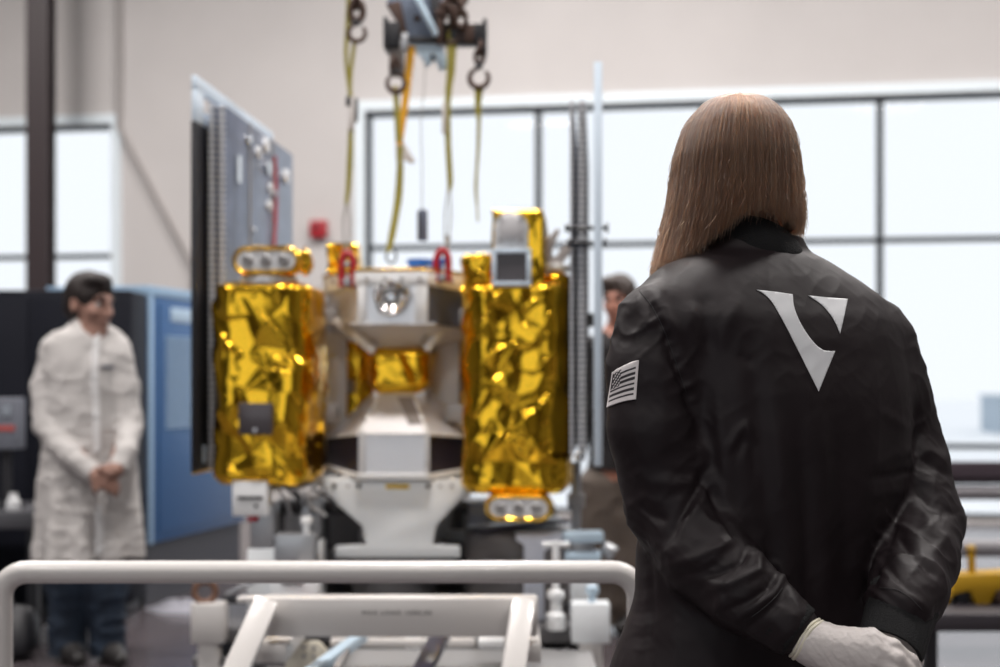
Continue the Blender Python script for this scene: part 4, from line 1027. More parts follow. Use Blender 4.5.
# floor clutter
def floor_pt(px, py): Y = CH*FPX/(py-HY); p = P(px,py,Y); p.z = 0; return p
p = floor_pt(182,610); e = empty('dust_sheet', p, 0, 'crumpled white sheet on the floor by the blue cabinet', 'sheet')
rr = np.random.default_rng(5); rings = []
for f in (1,.92,.7,.4,.1):
    rings.append([Vector((.2*f*math.cos(t)*(1+.2*math.sin(3*t)), .14*f*math.sin(t), .002+.04*(1-f*f)*(1+.6*math.sin(5*t+f*4)))) for t in np.linspace(0,2*math.pi,36,endpoint=False)])
MB().loft(rings).build('fabric', mat('sheet_white',(.30,.30,.34),.8), e, angle=70)
p = floor_pt(84,618); e = empty('tote_box', p+Vector((.08,-.27,0)), .2, 'low white tote box on the floor behind the jeans', 'box')
mb = MB(); mb.loft([[Vector((x*s,y*s,z)) for x, y in ((-.13,-.09),(.13,-.09),(.13,.09),(-.13,.09))] for s, z in ((.85,0),(1,.12),(1.06,.12),(1.06,.14),(.96,.14),(.84,.02))]); mb.build('tub', m_offwhite, e, bevel=.004)
p = floor_pt(80,642); e = empty('cable_coil', p+Vector((0,-.1,0)), 0, 'coil of grey and black cable on the floor between the jeans', 'cable')
mb = MB(); mb.tube([(.17*math.cos(t)*(1-.01*t),.13*math.sin(t)*(1-.01*t),.012+.0035*t) for t in np.linspace(0,26,130)], .010, 8); mb.build('cable', m_steel, e)
p = floor_pt(6,650); e = empty('tool_bag', p+Vector((0,-.2,0)), .1, 'black tool bag slumped on the floor at the left behind the handrail', 'bag')
mb = MB(); mb.loft([[Vector((x*s,y*s*t,z)) for x, y in ((-.2,-.1),(0,-.13),(.2,-.1),(.22,0),(.2,.1),(0,.13),(-.2,.1),(-.22,0))] for s, t, z in ((.9,1,0),(1.05,1.05,.06),(1,.8,.16),(.9,.4,.22),(.8,.1,.24))]); mb.build('body', m_black, e, sub=2)
mb = MB(); mb.tube([(-.1,0,.22),(-.09,-.01,.29),(0,-.01,.32),(.09,-.01,.29),(.1,0,.22)], .01, 8); mb.build('strap_handle', m_black, e)

# right: steel guard frame, low cart with yellow machine
YR = 6.6
e = empty('guard_frame', (P(990,0,YR).x, YR, 0), 0, 'steel guard frame with dark and grey rails before the right window', 'frame'); ex = e.location.x
m_mauve = mat('dark_mauve_paint', (.05,.036,.046), .45); m_tubeg = mat('grey_tube', (.22,.21,.225), .4)
xl_, xr_ = P(800,0,YR).x-ex, P(1120,0,YR).x-ex
zr_ = lambda y: P(0,y,YR).z
MB().span((xl_,0,zr_(484)),(xr_,.06,zr_(462))).build('top_rail', m_mauve, e, bevel=.004)
MB().span((xl_,-.012,zr_(477)),(xr_,.0,zr_(474))).build('rail_stripe', m_mauve, e)
MB().cyl((xl_,.03,zr_(493)),(xr_,.03,zr_(493)),.036).build('tube_rail', m_tubeg, e); MB().cyl((xl_,.03,zr_(549)),(xr_,.03,zr_(549)),.042).build('tube_rail', m_tubeg, e)
for x in (xl_,xr_-.07): MB().span((x,.0,0),(x+.07,.07,zr_(455))).build('post', m_mauve, e, bevel=.004); MB().span((x-.05,-.05,0),(x+.12,.12,.012)).build('foot_plate', m_mauve, e)
YT = 4.9
e = empty('low_cart', (P(1010,0,YT).x,YT,0), 0, 'low dark cart at the right edge carrying a yellow machine', 'cart'); ex = e.location.x
zt = lambda y: P(0,y,YT).z
xl_, xr_ = P(905,0,YT).x-ex, P(1140,0,YT).x-ex
MB().span((xl_,0,zt(632)),(xr_,.6,zt(614))).build('top', mat('cart_dark',(.035,.03,.036),.45), e, bevel=.006)
for x in (xl_+.08,xr_-.05):
    for y in (.03,.52): MB().span((x,y,.08),(x+.045,y+.045,zt(632))).build('leg', m_black, e); MB().lathe([(.02,-.02),(.04,-.02),(.04,.02),(.02,.02)], (x+.022,y+.022,.04), (1,0,0), 20).build('caster', m_black, e)
m_mach = mat('machine_yellow', (.44,.25,.008), .45)
e = empty('yellow_machine', (P(975,0,YT+.25).x,YT+.25,zt(614)), 0, 'yellow machine with upright rod on the low dark cart', 'machine'); ex = e.location.x; zb_ = e.location.z
L_ = lambda px: (px-975)*(YT+.25)/FPX
H_ = lambda py: P(0,py,YT+.25).z-P(0,614,YT+.25).z
mb = MB(); mb.prism([(L_(930),-.05,0),(L_(945),-.05,H_(604)),(L_(952),-.05,H_(585)),(L_(1010),-.05,H_(582)),(L_(1040),-.05,H_(580)),(L_(1040),-.05,H_(600)),(L_(992),-.05,H_(600)),(L_(985),-.05,0),(L_(972),-.05,0),(L_(966),-.05,H_(600)),(L_(950),-.05,H_(604)),(L_(944),-.05,0)], (0,.12,0)); mb.build('frame', m_mach, e, bevel=.004)
MB().span((L_(953),-.04,0),(L_(966),.05,H_(598))).build('motor', m_black, e, bevel=.01)
MB().span((L_(990),-.045,0),(L_(1036),.05,H_(603))).build('gearbox', m_rust, e, bevel=.01)
MB().cyl((L_(972),0,H_(586)),(L_(971),0,H_(560)),.014).build('rod', m_mach, e); MB().lathe([(.016,0),(.02,.01),(.012,.02)], (L_(971),0,H_(562)), (0,0,1), 16).build('rod_cap', m_mach, e)
MB().cyl((L_(1000),-.06,H_(606)),(L_(1000),-.08,H_(606)),.035).build('wheel', m_rust, e, bevel=.003)
# ================================================================== PEOPLE
m_skin = mat('skin', (.35,.195,.15), .55, var=.06, vscale=30)
m_skin2 = mat('skin_flushed', (.46,.21,.15), .5)
m_darkhair = mat('dark_brown_hair', (.012,.006,.005), .6, bump=.5, bscale=120)
m_jeans = mat('denim', (.018,.030,.052), .85, var=.3, vscale=14, bump=.2, bscale=400)
m_coat = mat('lab_coat_cloth', (.54,.515,.50), .8, bump=.1, bscale=200)
m_shoe = mat('shoe_leather', (.02,.018,.018), .5)
m_eye = mat('eye_white', (.42,.40,.39), .45); m_iris = mat('iris_brown', (.03,.015,.01), .2)
UPV = Vector((0,0,1))

def face_frame(c, yaw, tilt=0.0, roll=0.0):
    f = Vector((math.sin(yaw), math.cos(yaw), 0)); s = Vector((f.y, -f.x, 0)).normalized()   # s: to the figure's right
    u = UPV.copy()
    f2 = (f*math.cos(tilt)+u*math.sin(tilt)).normalized(); u2 = s.cross(f2).normalized()
    q = Matrix.Rotation(roll, 3, f2); s = q @ s; u2 = q @ u2
    c = Vector(c); M = Matrix((s, f2, u2)).transposed()
    return (lambda r, fw, up, k=1.0: c+s*r+f2*fw+u2*up), M
def head_sdf(F, c, yaw, tilt=0, roll=0, k=1.0):
    L, M = face_frame(c, yaw, tilt, roll)
    F.ell(L(0,-.012*k,.03*k), (.076*k,.097*k,.090*k), .02, M)
    F.ell(L(0,.030*k,-.035*k), (.058*k,.062*k,.080*k), .03, M)
    F.ell(L(0,.066*k,-.098*k), (.022*k,.02*k,.018*k), .025, M)
    for s in (-1,1):
        F.ell(L(s*.036*k,.062*k,-.025*k), (.024*k,.022*k,.022*k), .02, M)
        F.ell(L(s*.033*k,.098*k,.004*k), (.017*k,.016*k,.012*k), .012, M, 'sub')
        F.cap(L(s*.016*k,.090*k,.026*k), L(s*.048*k,.076*k,.028*k), .009*k, .007*k, .012)
        F.ell(L(s*.078*k,-.010*k,-.006*k), (.010*k,.020*k,.033*k), .008, M)
        F.ell(L(s*.085*k,-.004*k,-.004*k), (.006*k,.010*k,.018*k), .004, M, 'sub')
        F.cap(L(s*.011*k,.098*k,-.036*k), L(s*.008*k,.104*k,-.034*k), .008*k, .008*k, .008)
    F.cap(L(0,.090*k,.020*k), L(0,.112*k,-.030*k), .008*k, .012*k, .012)
    F.ell(L(0,.090*k,-.060*k), (.024*k,.012*k,.006*k), .006, M); F.ell(L(0,.088*k,-.072*k), (.021*k,.012*k,.008*k), .006, M)
    return L, M
def eyes(L, parent, k=1.0):
    inv = Matrix.Translation(-parent.location)
    for s in (-1,1):
        p = L(s*.033*k,.0765*k,.003*k); f = (L(0,1,0)-L(0,0,0)).normalized()
        mb = MB(); mb.lathe([(.0115*k*math.sin(t), -.0115*k*math.cos(t)) for t in np.linspace(.05,math.pi-.05,12)], p, f, 16); o = mb.build('eye', m_eye, parent, angle=80); o.matrix_parent_inverse = inv
        mb = MB(); mb.lathe([(.001,0),(.0055*k,.0),(.005*k,.0015),(.001,.002)], p+f*.0105*k, f, 16); i_ = mb.build('iris', m_iris, o)
        mb = MB(); mb.tube([L(s*.015*k,.099*k,.030*k), L(s*.033*k,.096*k,.036*k), L(s*.052*k,.080*k,.030*k)], [.004*k,.005*k,.003*k], 8); o = mb.build('eyebrow', m_darkhair, parent); o.matrix_parent_inverse = inv
def hair_cap(L, M, k, parent, m, h=.005, front=.045, low=-.05):
    c = L(0,-.012*k,.03*k); F = Field(c-Vector((.14,.14,.16)), c+Vector((.14,.14,.14)), h)
    F.ell(L(0,-.012*k,.040*k), (.084*k,.106*k,.092*k), 0, M); F.ell(L(0,-.040*k,-.01*k), (.076*k,.075*k,.075*k), .02, M)
    F.ell(L(0.02*k,.055*k,.098*k), (.055*k,.04*k,.028*k), .03, M)
    F.ell(L(0,.125*k,-.030*k), (.098*k,.085*k,.095*k), .015, M, 'sub')
    for s in (-1,1): F.ell(L(s*.085*k,.012*k,-.045*k), (.03*k,.045*k,.055*k), .01, M, 'sub')
    F.ell(L(0,-.04*k,-.13*k), (.12*k,.12*k,.055*k), .01, M, 'sub')
    return F.mesh('hair', m, parent, 2, lambda v, n: .004*(vnoise(v*[60,60,40], 3)-.5))
def glove_hand(F, w, kn, side, curl, r=1.0, fingers=None, k=.006):
    """palm from wrist w to the four knuckles kn, fingers given as joint chains"""
    for q in kn: F.cap(w, q, .024*r, .0135*r, .018)
    for ch in fingers: F.chain(ch, [.0105*r, .0098*r, .0090*r, .0078*r][:len(ch)], k)

# ------------------------------------------------------------------ person in the white coat
YM = 6.15
def M_(px, py, dy=0.0): return P(px, py, YM+dy)
man = empty('person', (M_(86,0).x, YM, 0), 0, 'person in white lab coat and jeans with clasped hands by the black cabinet', 'person')
fm = Field((-2.25,5.65,-.01), (-1.45,6.6,1.80), .008)
yaw = math.radians(118)
hc = M_(90,304,-.0)
Lm, Mm = face_frame(hc, yaw, -.12)
# body under the clothes joins the head: one mesh
def body_man(F):
    head_sdf(F, hc, yaw, -.12, 0, 1.1); F.cap(M_(88,308,.03), M_(86,342,.03), .052, .062, .03)
    F.chain([M_(86,345,.03), M_(86,420,.03), M_(87,490,.02)], [.11,.12,.13], .05)
    F.chain([M_(55,352,.0), M_(47,424,-.05), M_(96,474,-.20)], [.045,.04,.028], .03); F.chain([M_(120,352,.02), M_(129,420,.0), M_(114,470,-.20)], [.045,.04,.028], .03)
    F.chain([M_(72,500,.02), M_(69,585,.02), M_(68,652,.04)], [.085,.052,.04], .03); F.chain([M_(104,500,.02), M_(105,585,.0), M_(107,652,.02)], [.085,.052,.04], .03)
    # clasped bare hands, five fingers each
    for s, w, kd in ((-1, M_(96,474,-.215), 1), (1, M_(116,470,-.215), -1)):
        kn = [w+Vector((kd*.055, -.012, -.012-.018*i)) for i in range(4)]
        fin = []
        for i, q in enumerate(kn):
            ln = (.036,.040,.037,.030)[i]; fin.append([q, q+Vector((kd*ln*.7,.006 if s < 0 else -.022,-.012)), q+Vector((kd*ln*.9,.026 if s < 0 else -.012,-.024)), q+Vector((kd*ln*.75,.035 if s < 0 else -.004,-.034))])
        glove_hand(F, w, kn, s, 0, 1.0, fin)
        F.chain([w+Vector((kd*.02,-.018,.016)), w+Vector((kd*.045,-.032,.012)), w+Vector((kd*.068,-.036,.004))], [.012,.011,.009], .01)
fb = Field((-2.2,5.68,.02), (-1.5,6.55,1.78), .006); body_man(fb)
body = fb.mesh('body', m_skin, man, 2)
eyes(Lm, man, 1.1)
hair_cap(Lm, Mm, 1.12, man, m_darkhair)
# coat
fc = Field((-2.3,5.6,.40), (-1.4,6.65,1.55), .007)
rows = []
for py, l, r_, b in ((318,73,104,.06),(326,66,110,.075),(334,54,118,.09),(346,46,124,.11),(370,46,127,.13),(410,46,128,.135),(445,44,131,.14),(475,41,133,.15),(510,40,137,.16),(558,38,141,.175)):
    z = P(0,py,YM).z; hw = (r_-l)/2*YM/FPX; an = .5; a = math.sqrt(max(hw**2-(b*math.sin(an))**2, (.6*hw)**2))/math.cos(an)
    rows.append((z, M_((l+r_)/2,0).x, YM+.02, a, b))
fc.stack(rows, .5, 2.2)
fc.chain([M_(54,352,.0), M_(46,388,-.02), M_(46,424,-.06)], [.066,.062,.060], .03); fc.chain([M_(46,424,-.06), M_(70,456,-.16), M_(94,472,-.20)], [.062,.052,.042], .012)
fc.chain([M_(118,352,.02), M_(125,388,.01), M_(130,424,-.01)], [.064,.06,.058], .03); fc.chain([M_(130,424,-.01), M_(126,452,-.14), M_(118,468,-.19)], [.056,.048,.042], .012)
zc0 = P(0,324,YM).z
fc.ell(M_(88,314,.03), (.052,.052,.10), .005, mode='sub')
def coat_folds(v, n):
    x, y, z = v.T
    px = CX+FPX*x/y; d = np.zeros(len(v))
    low = np.clip((.95-z)/.45, 0, 1)
    ang_ = np.arctan2(y-(YM+.02), x-M_(87,0).x)
    d += low*.014*np.sin(ang_*9+2*vnoise(v*[4,4,2], 5))
    w_ = 1-np.abs(2*vnoise(v*[9,9,14]+[0,0,3], 8)-1); d += .006*(w_**3)
    w_ = 1-np.abs(2*vnoise(v@np.array([[14,0,6],[0,12,0],[-8,0,18]]), 9)-1); d += .005*w_**4
    return d-.006
coat = fc.mesh('lab_coat', m_coat, man, 2, coat_folds)
bvh = BVHTree.FromPolygons([tuple(v.co) for v in coat.data.vertices], [tuple(p.vertices) for p in coat.data.polygons])
def drape(bv, pts, w, off, t=.003):
    """thin strip laid on a surface, found by casting along +y from in front"""
    out = []
    for p in pts:
        p = Vector(p); h = bv.ray_cast(Vector((p.x, p.y-1.2, p.z)), Vector((0,1,0)))
        out.append((h[0]-Vector((0,off,0))) if h[0] else p)
    return out
minv = Matrix.Translation(-man.location)
for k0, k1 in ((0,14),(19,25)):
    sp = drape(bvh, [M_(99+k*.32, 332+k*9, 0) for k in range(k0, k1)], .03, .003)
    mb = MB(); mb.tube(sp, .004, 8, flat=5, up=(1,0,0)); o = mb.build('placket', mat('placket_white',(.66,.65,.65),.7), coat)
    for q in sp[1::4]: MB().cyl(q+Vector((0,-.010,0)), q, .008, n=12).build('snap_button', m_offwhite, coat)
sp = drape(bvh, [M_(107+k*2, 367, 0) for k in range(6)], .03, .002); mb = MB(); mb.tube(sp, .005, 8, flat=1, up=(0,0,1)); mb.build('pocket_label', m_slate, coat)
mb = MB(); cpts = []
for t in np.linspace(-2.6,2.6,22):
    cpts.append(M_(88,0,.03)*Vector((1,1,0)) if False else Vector((M_(88,0).x+.066*math.sin(t+2.1), YM+.03+.066*math.cos(t+2.1), P(0,323,YM).z+.018*math.cos(t))))
mb.tube(cpts, .010, 8, flat=2.2, up=(0,0,1)); mb.build('stand_collar', m_coat, coat)
for w0, w1 in ((M_(88,469,-.185), M_(97,474,-.212)), (M_(121,464,-.175), M_(117,470,-.205))):
    mb = MB(); d = (w1-w0).normalized(); mb.lathe([(.040,0),(.043,.006),(.041,.03),(.034,.032)], w0, d, 20); mb.build('knit_cuff', m_coat, coat)
# jeans and shoes
fj = Field((-2.25,5.8,.02), (-1.4,6.5,.9), .008)
fj.chain([M_(72,500,.02), M_(69,585,.02), M_(67,660,.05)], [.085,.088,.076], .04); fj.chain([M_(100,500,.02), M_(106,585,.0), M_(108,660,.03)], [.085,.086,.074], .04)
fj.mesh('jeans', m_jeans, man, 2, lambda v, n: .010*(1-np.abs(2*vnoise(v*[10,10,18], 4)-1))**3)
for cx_, yy in ((67,.05),(108,.03)):
    q = M_(cx_,660,yy); q.z = 0; fs = Field(q-Vector((.15,.35,.02)), q+Vector((.3,.15,.16)), .008)
    d = Vector((.55,-.83,0))
    fs.chain([q+Vector((0,0,.05))-d*.05, q+d*.08+Vector((0,0,.045)), q+d*.17+Vector((0,0,.035))], [.048,.044,.034], .03)
    zg_ = np.meshgrid(*fs.ax, indexing='ij')[2]; fs.V = np.maximum(fs.V, (.002-zg_).astype(np.float32))
    fs.mesh('shoe', m_shoe, man, 1)

# ------------------------------------------------------------------ dark-clad person behind the right wing
YB2 = 6.9
def B_(px, py, dy=0.0): return P(px, py, YB2+dy)
bk = empty('person', (B_(616,0).x, YB2, 0), 0, 'person in dark sweater and khaki trousers standing behind the right solar wing', 'person')
hc2 = B_(619,300); yaw2 = math.radians(205)
fb = Field((.25,6.45,.02), (.95,7.35,1.78), .008)
L2, M2 = head_sdf(fb, hc2, yaw2, -.15)
fb.cap(B_(619,308,.03), B_(619,335,.04), .05, .06, .03)
fb.chain([B_(617,345,.03), B_(615,420,.03), B_(614,480,.02)], [.10,.11,.11], .05)
for s, q in ((-1,596),(1,640)):
    fb.chain([B_(q,348,.03), B_(q+s*4,410,.02), B_(648+s*8,452,-.16)], [.045,.038,.028], .03)
    w_ = B_(648+s*6,455,-.17); kn = [w_+Vector((-s*.05,-.01,-.01-.016*i)) for i in range(4)]
    glove_hand(fb, w_, kn, s, 0, 1, [[q2, q2+Vector((-s*.03,-.006,-.014)), q2+Vector((-s*.034,.012,-.03)), q2+Vector((-s*.02,.022,-.036))] for q2 in kn])
    fb.chain([w_+Vector((-s*.02,-.015,.016)), w_+Vector((-s*.045,-.028,.01)), w_+Vector((-s*.06,-.03,0))], [.012,.011,.009], .01)
    fb.chain([B_(614+s*13,490,.02), B_(614+s*14,560,.02), B_(614+s*15,625,.05)], [.08,.05,.04], .03)
fb.mesh('body', m_skin2, bk, 2); eyes(L2, bk); hair_cap(L2, M2, 1.0, bk, mat('grey_brown_hair', (.05,.035,.03), .5, bump=.4, bscale=120))
fsw = Field((.2,6.5,.8), (1.0,7.3,1.6), .009)
rows = []
for py, l, r_, b in ((326,609,629,.06),(335,598,638,.08),(348,588,646,.11),(400,588,646,.13),(450,590,642,.13),(484,588,642,.135)):
    rows.append((B_(0,py).z, B_((l+r_)/2,0).x, YB2+.03, (r_-l)/2*YB2/FPX, b))
fsw.stack(rows, 0, 2.2)
for s, q in ((-1,594),(1,641)): fsw.chain([B_(q,350,.03), B_(q+s*4,410,.02), B_(648+s*9,450,-.15)], [.064,.056,.045], .025)
fsw.mesh('sweater', mat('charcoal_knit', (.016,.014,.016), .85), bk, 2, lambda v, n: .008*(1-np.abs(2*vnoise(v*[10,10,14], 2)-1))**3)
fk = Field((.2,6.6,.02), (.95,7.3,.95), .009)
for s in (-1,1): fk.chain([B_(614+s*12,486,.02), B_(614+s*15,560,.02), B_(614+s*16,628,.05)], [.115,.09,.078], .04)
fk.mesh('trousers', mat('khaki_cloth', (.115,.092,.078), .85), bk, 2, lambda v, n: .008*(1-np.abs(2*vnoise(v*[10,10,14], 6)-1))**3)
for s in (-1,1):
    q = B_(614+s*16,630,.05); q.z = 0; fs = Field(q-Vector((.2,.35,.02)), q+Vector((.2,.15,.16)), .009); d = Vector((-.35,-.93,0))
    fs.chain([q+Vector((0,0,.05))-d*.05, q+d*.08+Vector((0,0,.045)), q+d*.17+Vector((0,0,.035))], [.048,.044,.034], .03)
    zg_ = np.meshgrid(*fs.ax, indexing='ij')[2]; fs.V = np.maximum(fs.V, (.002-zg_).astype(np.float32)); fs.mesh('shoe', m_shoe, bk, 1)
# ================================================================== PERSON IN THE BLACK JACKET (in focus)
wo = empty('person', (P(775,0,2.34).x, 2.36, 0), 0, 'long-haired person in black jacket seen from behind with gloved hands clasped at the back', 'person')
winv = Matrix.Translation(-wo.location)
m_jacket = mat('black_nylon', (.0112,.0066,.0082), .56, bump=.05, bscale=900, var=.12, vscale=9, spec=.30)
m_knit = mat('black_rib_knit', (.005,.005,.006), .9, bump=.5, bscale=500)
m_reflect = mat('pale_grey_print', (.72,.73,.75), .5)
m_glove = mat('white_latex', (.62,.575,.555), .5, bump=.08, bscale=140)
m_trous = mat('black_trousers', (.012,.012,.014), .8)
ANG = math.radians(20)
def torso_rows(tab):
    out = []
    for py, l, r, b, Yc in tab:
        hw = (r-l)/2*Yc/FPX; a = math.sqrt(max(hw*hw-(b*math.sin(ANG))**2, (.55*hw)**2))/math.cos(ANG)
        out.append((P(0,py,Yc).z, P((l+r)/2,0,Yc).x, Yc, a, b))
    return out
tab = [(236,706,804,.060,2.385),(250,692,812,.068,2.385),(260,672,832,.080,2.38),(270,656,850,.090,2.375),(284,641,872,.102,2.37),(302,630,893,.114,2.365),(322,634,905,.124,2.36),(350,650,910,.132,2.36),
       (400,656,916,.142,2.355),(450,652,916,.147,2.355),(500,645,910,.148,2.355),(545,635,904,.146,2.355),(590,633,898,.146,2.355),(626,622,897,.150,2.355),(667,608,900,.155,2.355),(720,604,900,.158,2.355)]
SL, EL, WL = P(654,334,2.27), P(672,506,2.26), P(806,640,2.115)
SR, ER, WR_ = P(876,346,2.45), P(919,524,2.38), P(896,616,2.15)
HVOX = .0045
fj = Field((.12,1.95,.66), (.90,2.62,1.50), HVOX)
fj.stack(torso_rows(tab), ANG, 2.25)
fj.chain([SL, P(648,372,2.26), P(651,430,2.25), EL], [.062,.0665,.070,.074], .018, .05)
fj.chain([EL, P(705,556,2.20), P(742,593,2.155), P(784,622,2.125)], [.073,.069,.060,.049], .016)
fj.chain([SR, P(893,400,2.45), P(905,460,2.43), ER], [.062,.066,.068,.073], .016, .05)
fj.chain([ER, P(918,560,2.29), P(908,590,2.21), P(899,606,2.17)], [.073,.066,.060,.054], .014)
# armpit crease between the left sleeve and the back
FOLDS = [  # (path px, width px, depth m, side)  negative = groove, positive = ridge
 ([(640,292),(652,306),(664,330),(675,360),(686,392),(694,420)], 5, -.0075), ([(650,292),(664,308),(676,332),(687,362),(697,392)], 6, .0035),
 ([(652,345),(664,372),(678,410),(690,440)], 9, .004), ([(625,318),(621,350),(619,385)], 7, .003),
 ([(707,462),(700,485),(684,512),(664,546)], 5, -.007), ([(712,476),(700,502),(680,530)], 6, .005),
 ([(700,440),(703,462),(690,480),(668,488)], 6, .0045), ([(668,470),(686,476),(704,470)], 5, -.004),
 ([(708,468),(722,492),(732,512),(752,534)], 6, .006), ([(703,480),(716,506),(726,524),(744,545)], 4, -.006),
 ([(752,534),(762,552),(758,570),(736,580),(706,592)], 5, .006), ([(748,545),(742,562),(718,574),(694,578)], 4, -.006),
 ([(664,566),(690,560),(716,548),(738,538)], 5, .005), ([(672,578),(700,572),(722,562)], 4, -.005),
 ([(722,600),(728,580),(740,565)], 4, -.005), ([(716,616),(722,596),(732,578)], 5, .005),
 ([(783,573),(776,590),(756,606),(730,622)], 4.5, .006), ([(776,574),(768,590),(748,602),(722,612)], 3.5, -.0055),
 ([(786,584),(781,600),(762,618),(742,634)], 4, -.005), ([(772,562),(780,566),(785,580)], 4, .004),
 ([(655,540),(664,552),(676,556)], 5, .004), ([(636,500),(650,516),(668,520)], 5, -.004), ([(632,470),(650,482),(672,482)], 6, .003),
 # drapes of the back
 ([(700,372),(706,420),(712,470),(722,505)], 10, -.006), ([(716,400),(722,440),(728,490)], 9, .005), ([(728,452),(738,432),(747,424),(752,440)], 4, .005), ([(735,460),(744,440),(752,446),(756,480)], 5, -.004),
 ([(752,330),(758,400),(764,470),(770,540),(772,610)], 11, -.006), ([(774,400),(782,470),(790,540),(794,610)], 10, .005), ([(798,430),(806,500),(810,570),(812,620)], 8, -.0055),
 ([(818,405),(822,470),(826,540),(828,610)], 10, .005), ([(842,430),(846,500),(848,580)], 9, -.004), ([(870,390),(868,470),(862,560)], 12, .004),
 ([(690,300),(692,330),(698,360)], 8, .004), ([(704,290),(706,320),(710,352)], 8, -.004), ([(742,292),(734,310),(724,330),(720,352)], 7, .0035), ([(740,352),(746,360),(754,362)], 5, -.003),
 ([(915,448),(894,456),(872,466)], 5, .0035), ([(916,470),(892,476),(866,478)], 4, -.0035), ([(912,430),(896,420),(880,410)], 4, .003), ([(905,490),(886,492),(868,498)], 5, .003),
 # right sleeve
 ([(918,402),(918,440),(915,478)], 4, -.007), ([(905,500),(892,530),(880,565),(866,600)], 4, -.006),
 ([(925,440),(936,452),(950,462)], 4, .004), ([(922,456),(934,468),(952,478)], 4, -.004), ([(920,474),(934,490),(956,500)], 5, .005), ([(916,490),(928,506),(948,518)], 4, -.005),
 ([(906,505),(924,510),(930,524),(920,532)], 4, .005), ([(900,522),(916,540),(936,556),(946,566)], 4.5, .006), ([(896,534),(910,552),(930,570),(940,578)], 4, -.0055), ([(890,548),(904,566),(920,582),(934,592)], 4.5, .005),
 ([(884,562),(898,580),(914,596)], 4, -.005), ([(932,500),(946,510),(962,516)], 4, -.004), ([(880,580),(892,592),(906,602),(922,612)], 4, .004), ([(948,532),(940,548),(930,552)], 4, .004),
 # hip side seam with puckers
 ([(640,520),(650,560),(652,610),(648,660)], 4, -.003),
] + [([(632,540+12*k),(642,542+12*k),(652,538+12*k)], 3, .0010*(1 if k%2 else -1)) for k in range(10)] + [([(648+6*k,304+14*k),(656+6*k,300+14*k)], 3, .003) for k in range(8)]
SEG = lambda v, a, b: np.clip(((v-a)@(b-a))/((b-a)@(b-a)), 0, 1)
def dist_seg(v, a, b):
    a = np.array(a); b = np.array(b); t = SEG(v, a, b); return np.linalg.norm(v-a-t[:,None]*(b-a), axis=1), t
def jacket_disp(v, n):
    px = CX+FPX*v[:,0]/v[:,1]; py = HY-FPX*(v[:,2]-CH)/v[:,1]; Q = np.stack([px,py],1); d = np.zeros(len(v)); vis = np.clip((-n[:,1]+.15)/.3, 0, 1)
    for path, w, amp in FOLDS:
        if path[0][0] > 878 and amp > 0: amp, w = amp*.7, w*1.25
        pt = np.array(path, float); L = np.r_[0, np.cumsum(np.linalg.norm(np.diff(pt,axis=0),axis=1))]; best = np.full(len(v), 1e9); bt = np.zeros(len(v))
        for i in range(len(pt)-1):
            dd, t = dist_seg(Q, pt[i], pt[i+1]); m = dd < best; best[m] = dd[m]; bt[m] = ((L[i]+t*(L[i+1]-L[i]))/L[-1])[m]
        d += amp*.85*np.exp(-(best/w)**2)*np.clip(np.minimum(bt, 1-bt)*4+.25, 0, 1)*vis
    # loose crinkles: strong on the forearms, faint on the back
    dl, tl = dist_seg(v, EL, P(784,622,2.125)); dr, tr = dist_seg(v, ER, WR_); du, tu = dist_seg(v, SL, EL); dr2, _ = dist_seg(v, SR, ER)
    fore = np.clip((.10-np.minimum(dl, dr))/.03, 0, 1); upper = np.clip((.095-np.minimum(du, dr2))/.03, 0, 1)*(1-fore)
    base = 1-np.maximum(fore, upper)
    R1 = np.array([[.75,0,.66],[0,1,0],[-.66,0,.75]])
    r1 = 1-np.abs(2*vnoise((v@R1)*[16,14,34], 21)-1); r2 = 1-np.abs(2*vnoise((v@R1.T)*[18,14,36], 22)-1)
    r3 = 1-np.abs(2*vnoise(v*[17,12,5], 23)-1); r4 = 1-np.abs(2*vnoise((v@R1)*[44,40,70], 24)-1)
    d += fore*(.0034*r1**3+.0022*r2**3+.0012*r4**2)+upper*(.004*r1**3+.004*r2**3+.0012*r4**2)+base*(.0018*r3**2+.0008*r2**3+.0004*r4**2)
    return d-.003
jk = fj.mesh('jacket', m_jacket, wo, 3, jacket_disp)
md = jk.modifiers.new('sub', 'SUBSURF'); md.levels = 1; md.render_levels = 1
jbv = BVHTree.FromPolygons([tuple(v.co) for v in jk.data.vertices], [tuple(p.vertices) for p in jk.data.polygons])
EYE = Vector((0,0,CH))
def on_jacket(px, py, off=.0012):
    """point of the cloth found along a sight line, lifted off along the cloth's normal"""
    d = (P(px,py,2.0)-EYE).normalized(); h = jbv.ray_cast(EYE, d)
    if h[0] is None: return None
    n = h[1] if h[1].dot(d) < 0 else -h[1]
    return h[0]+n*off
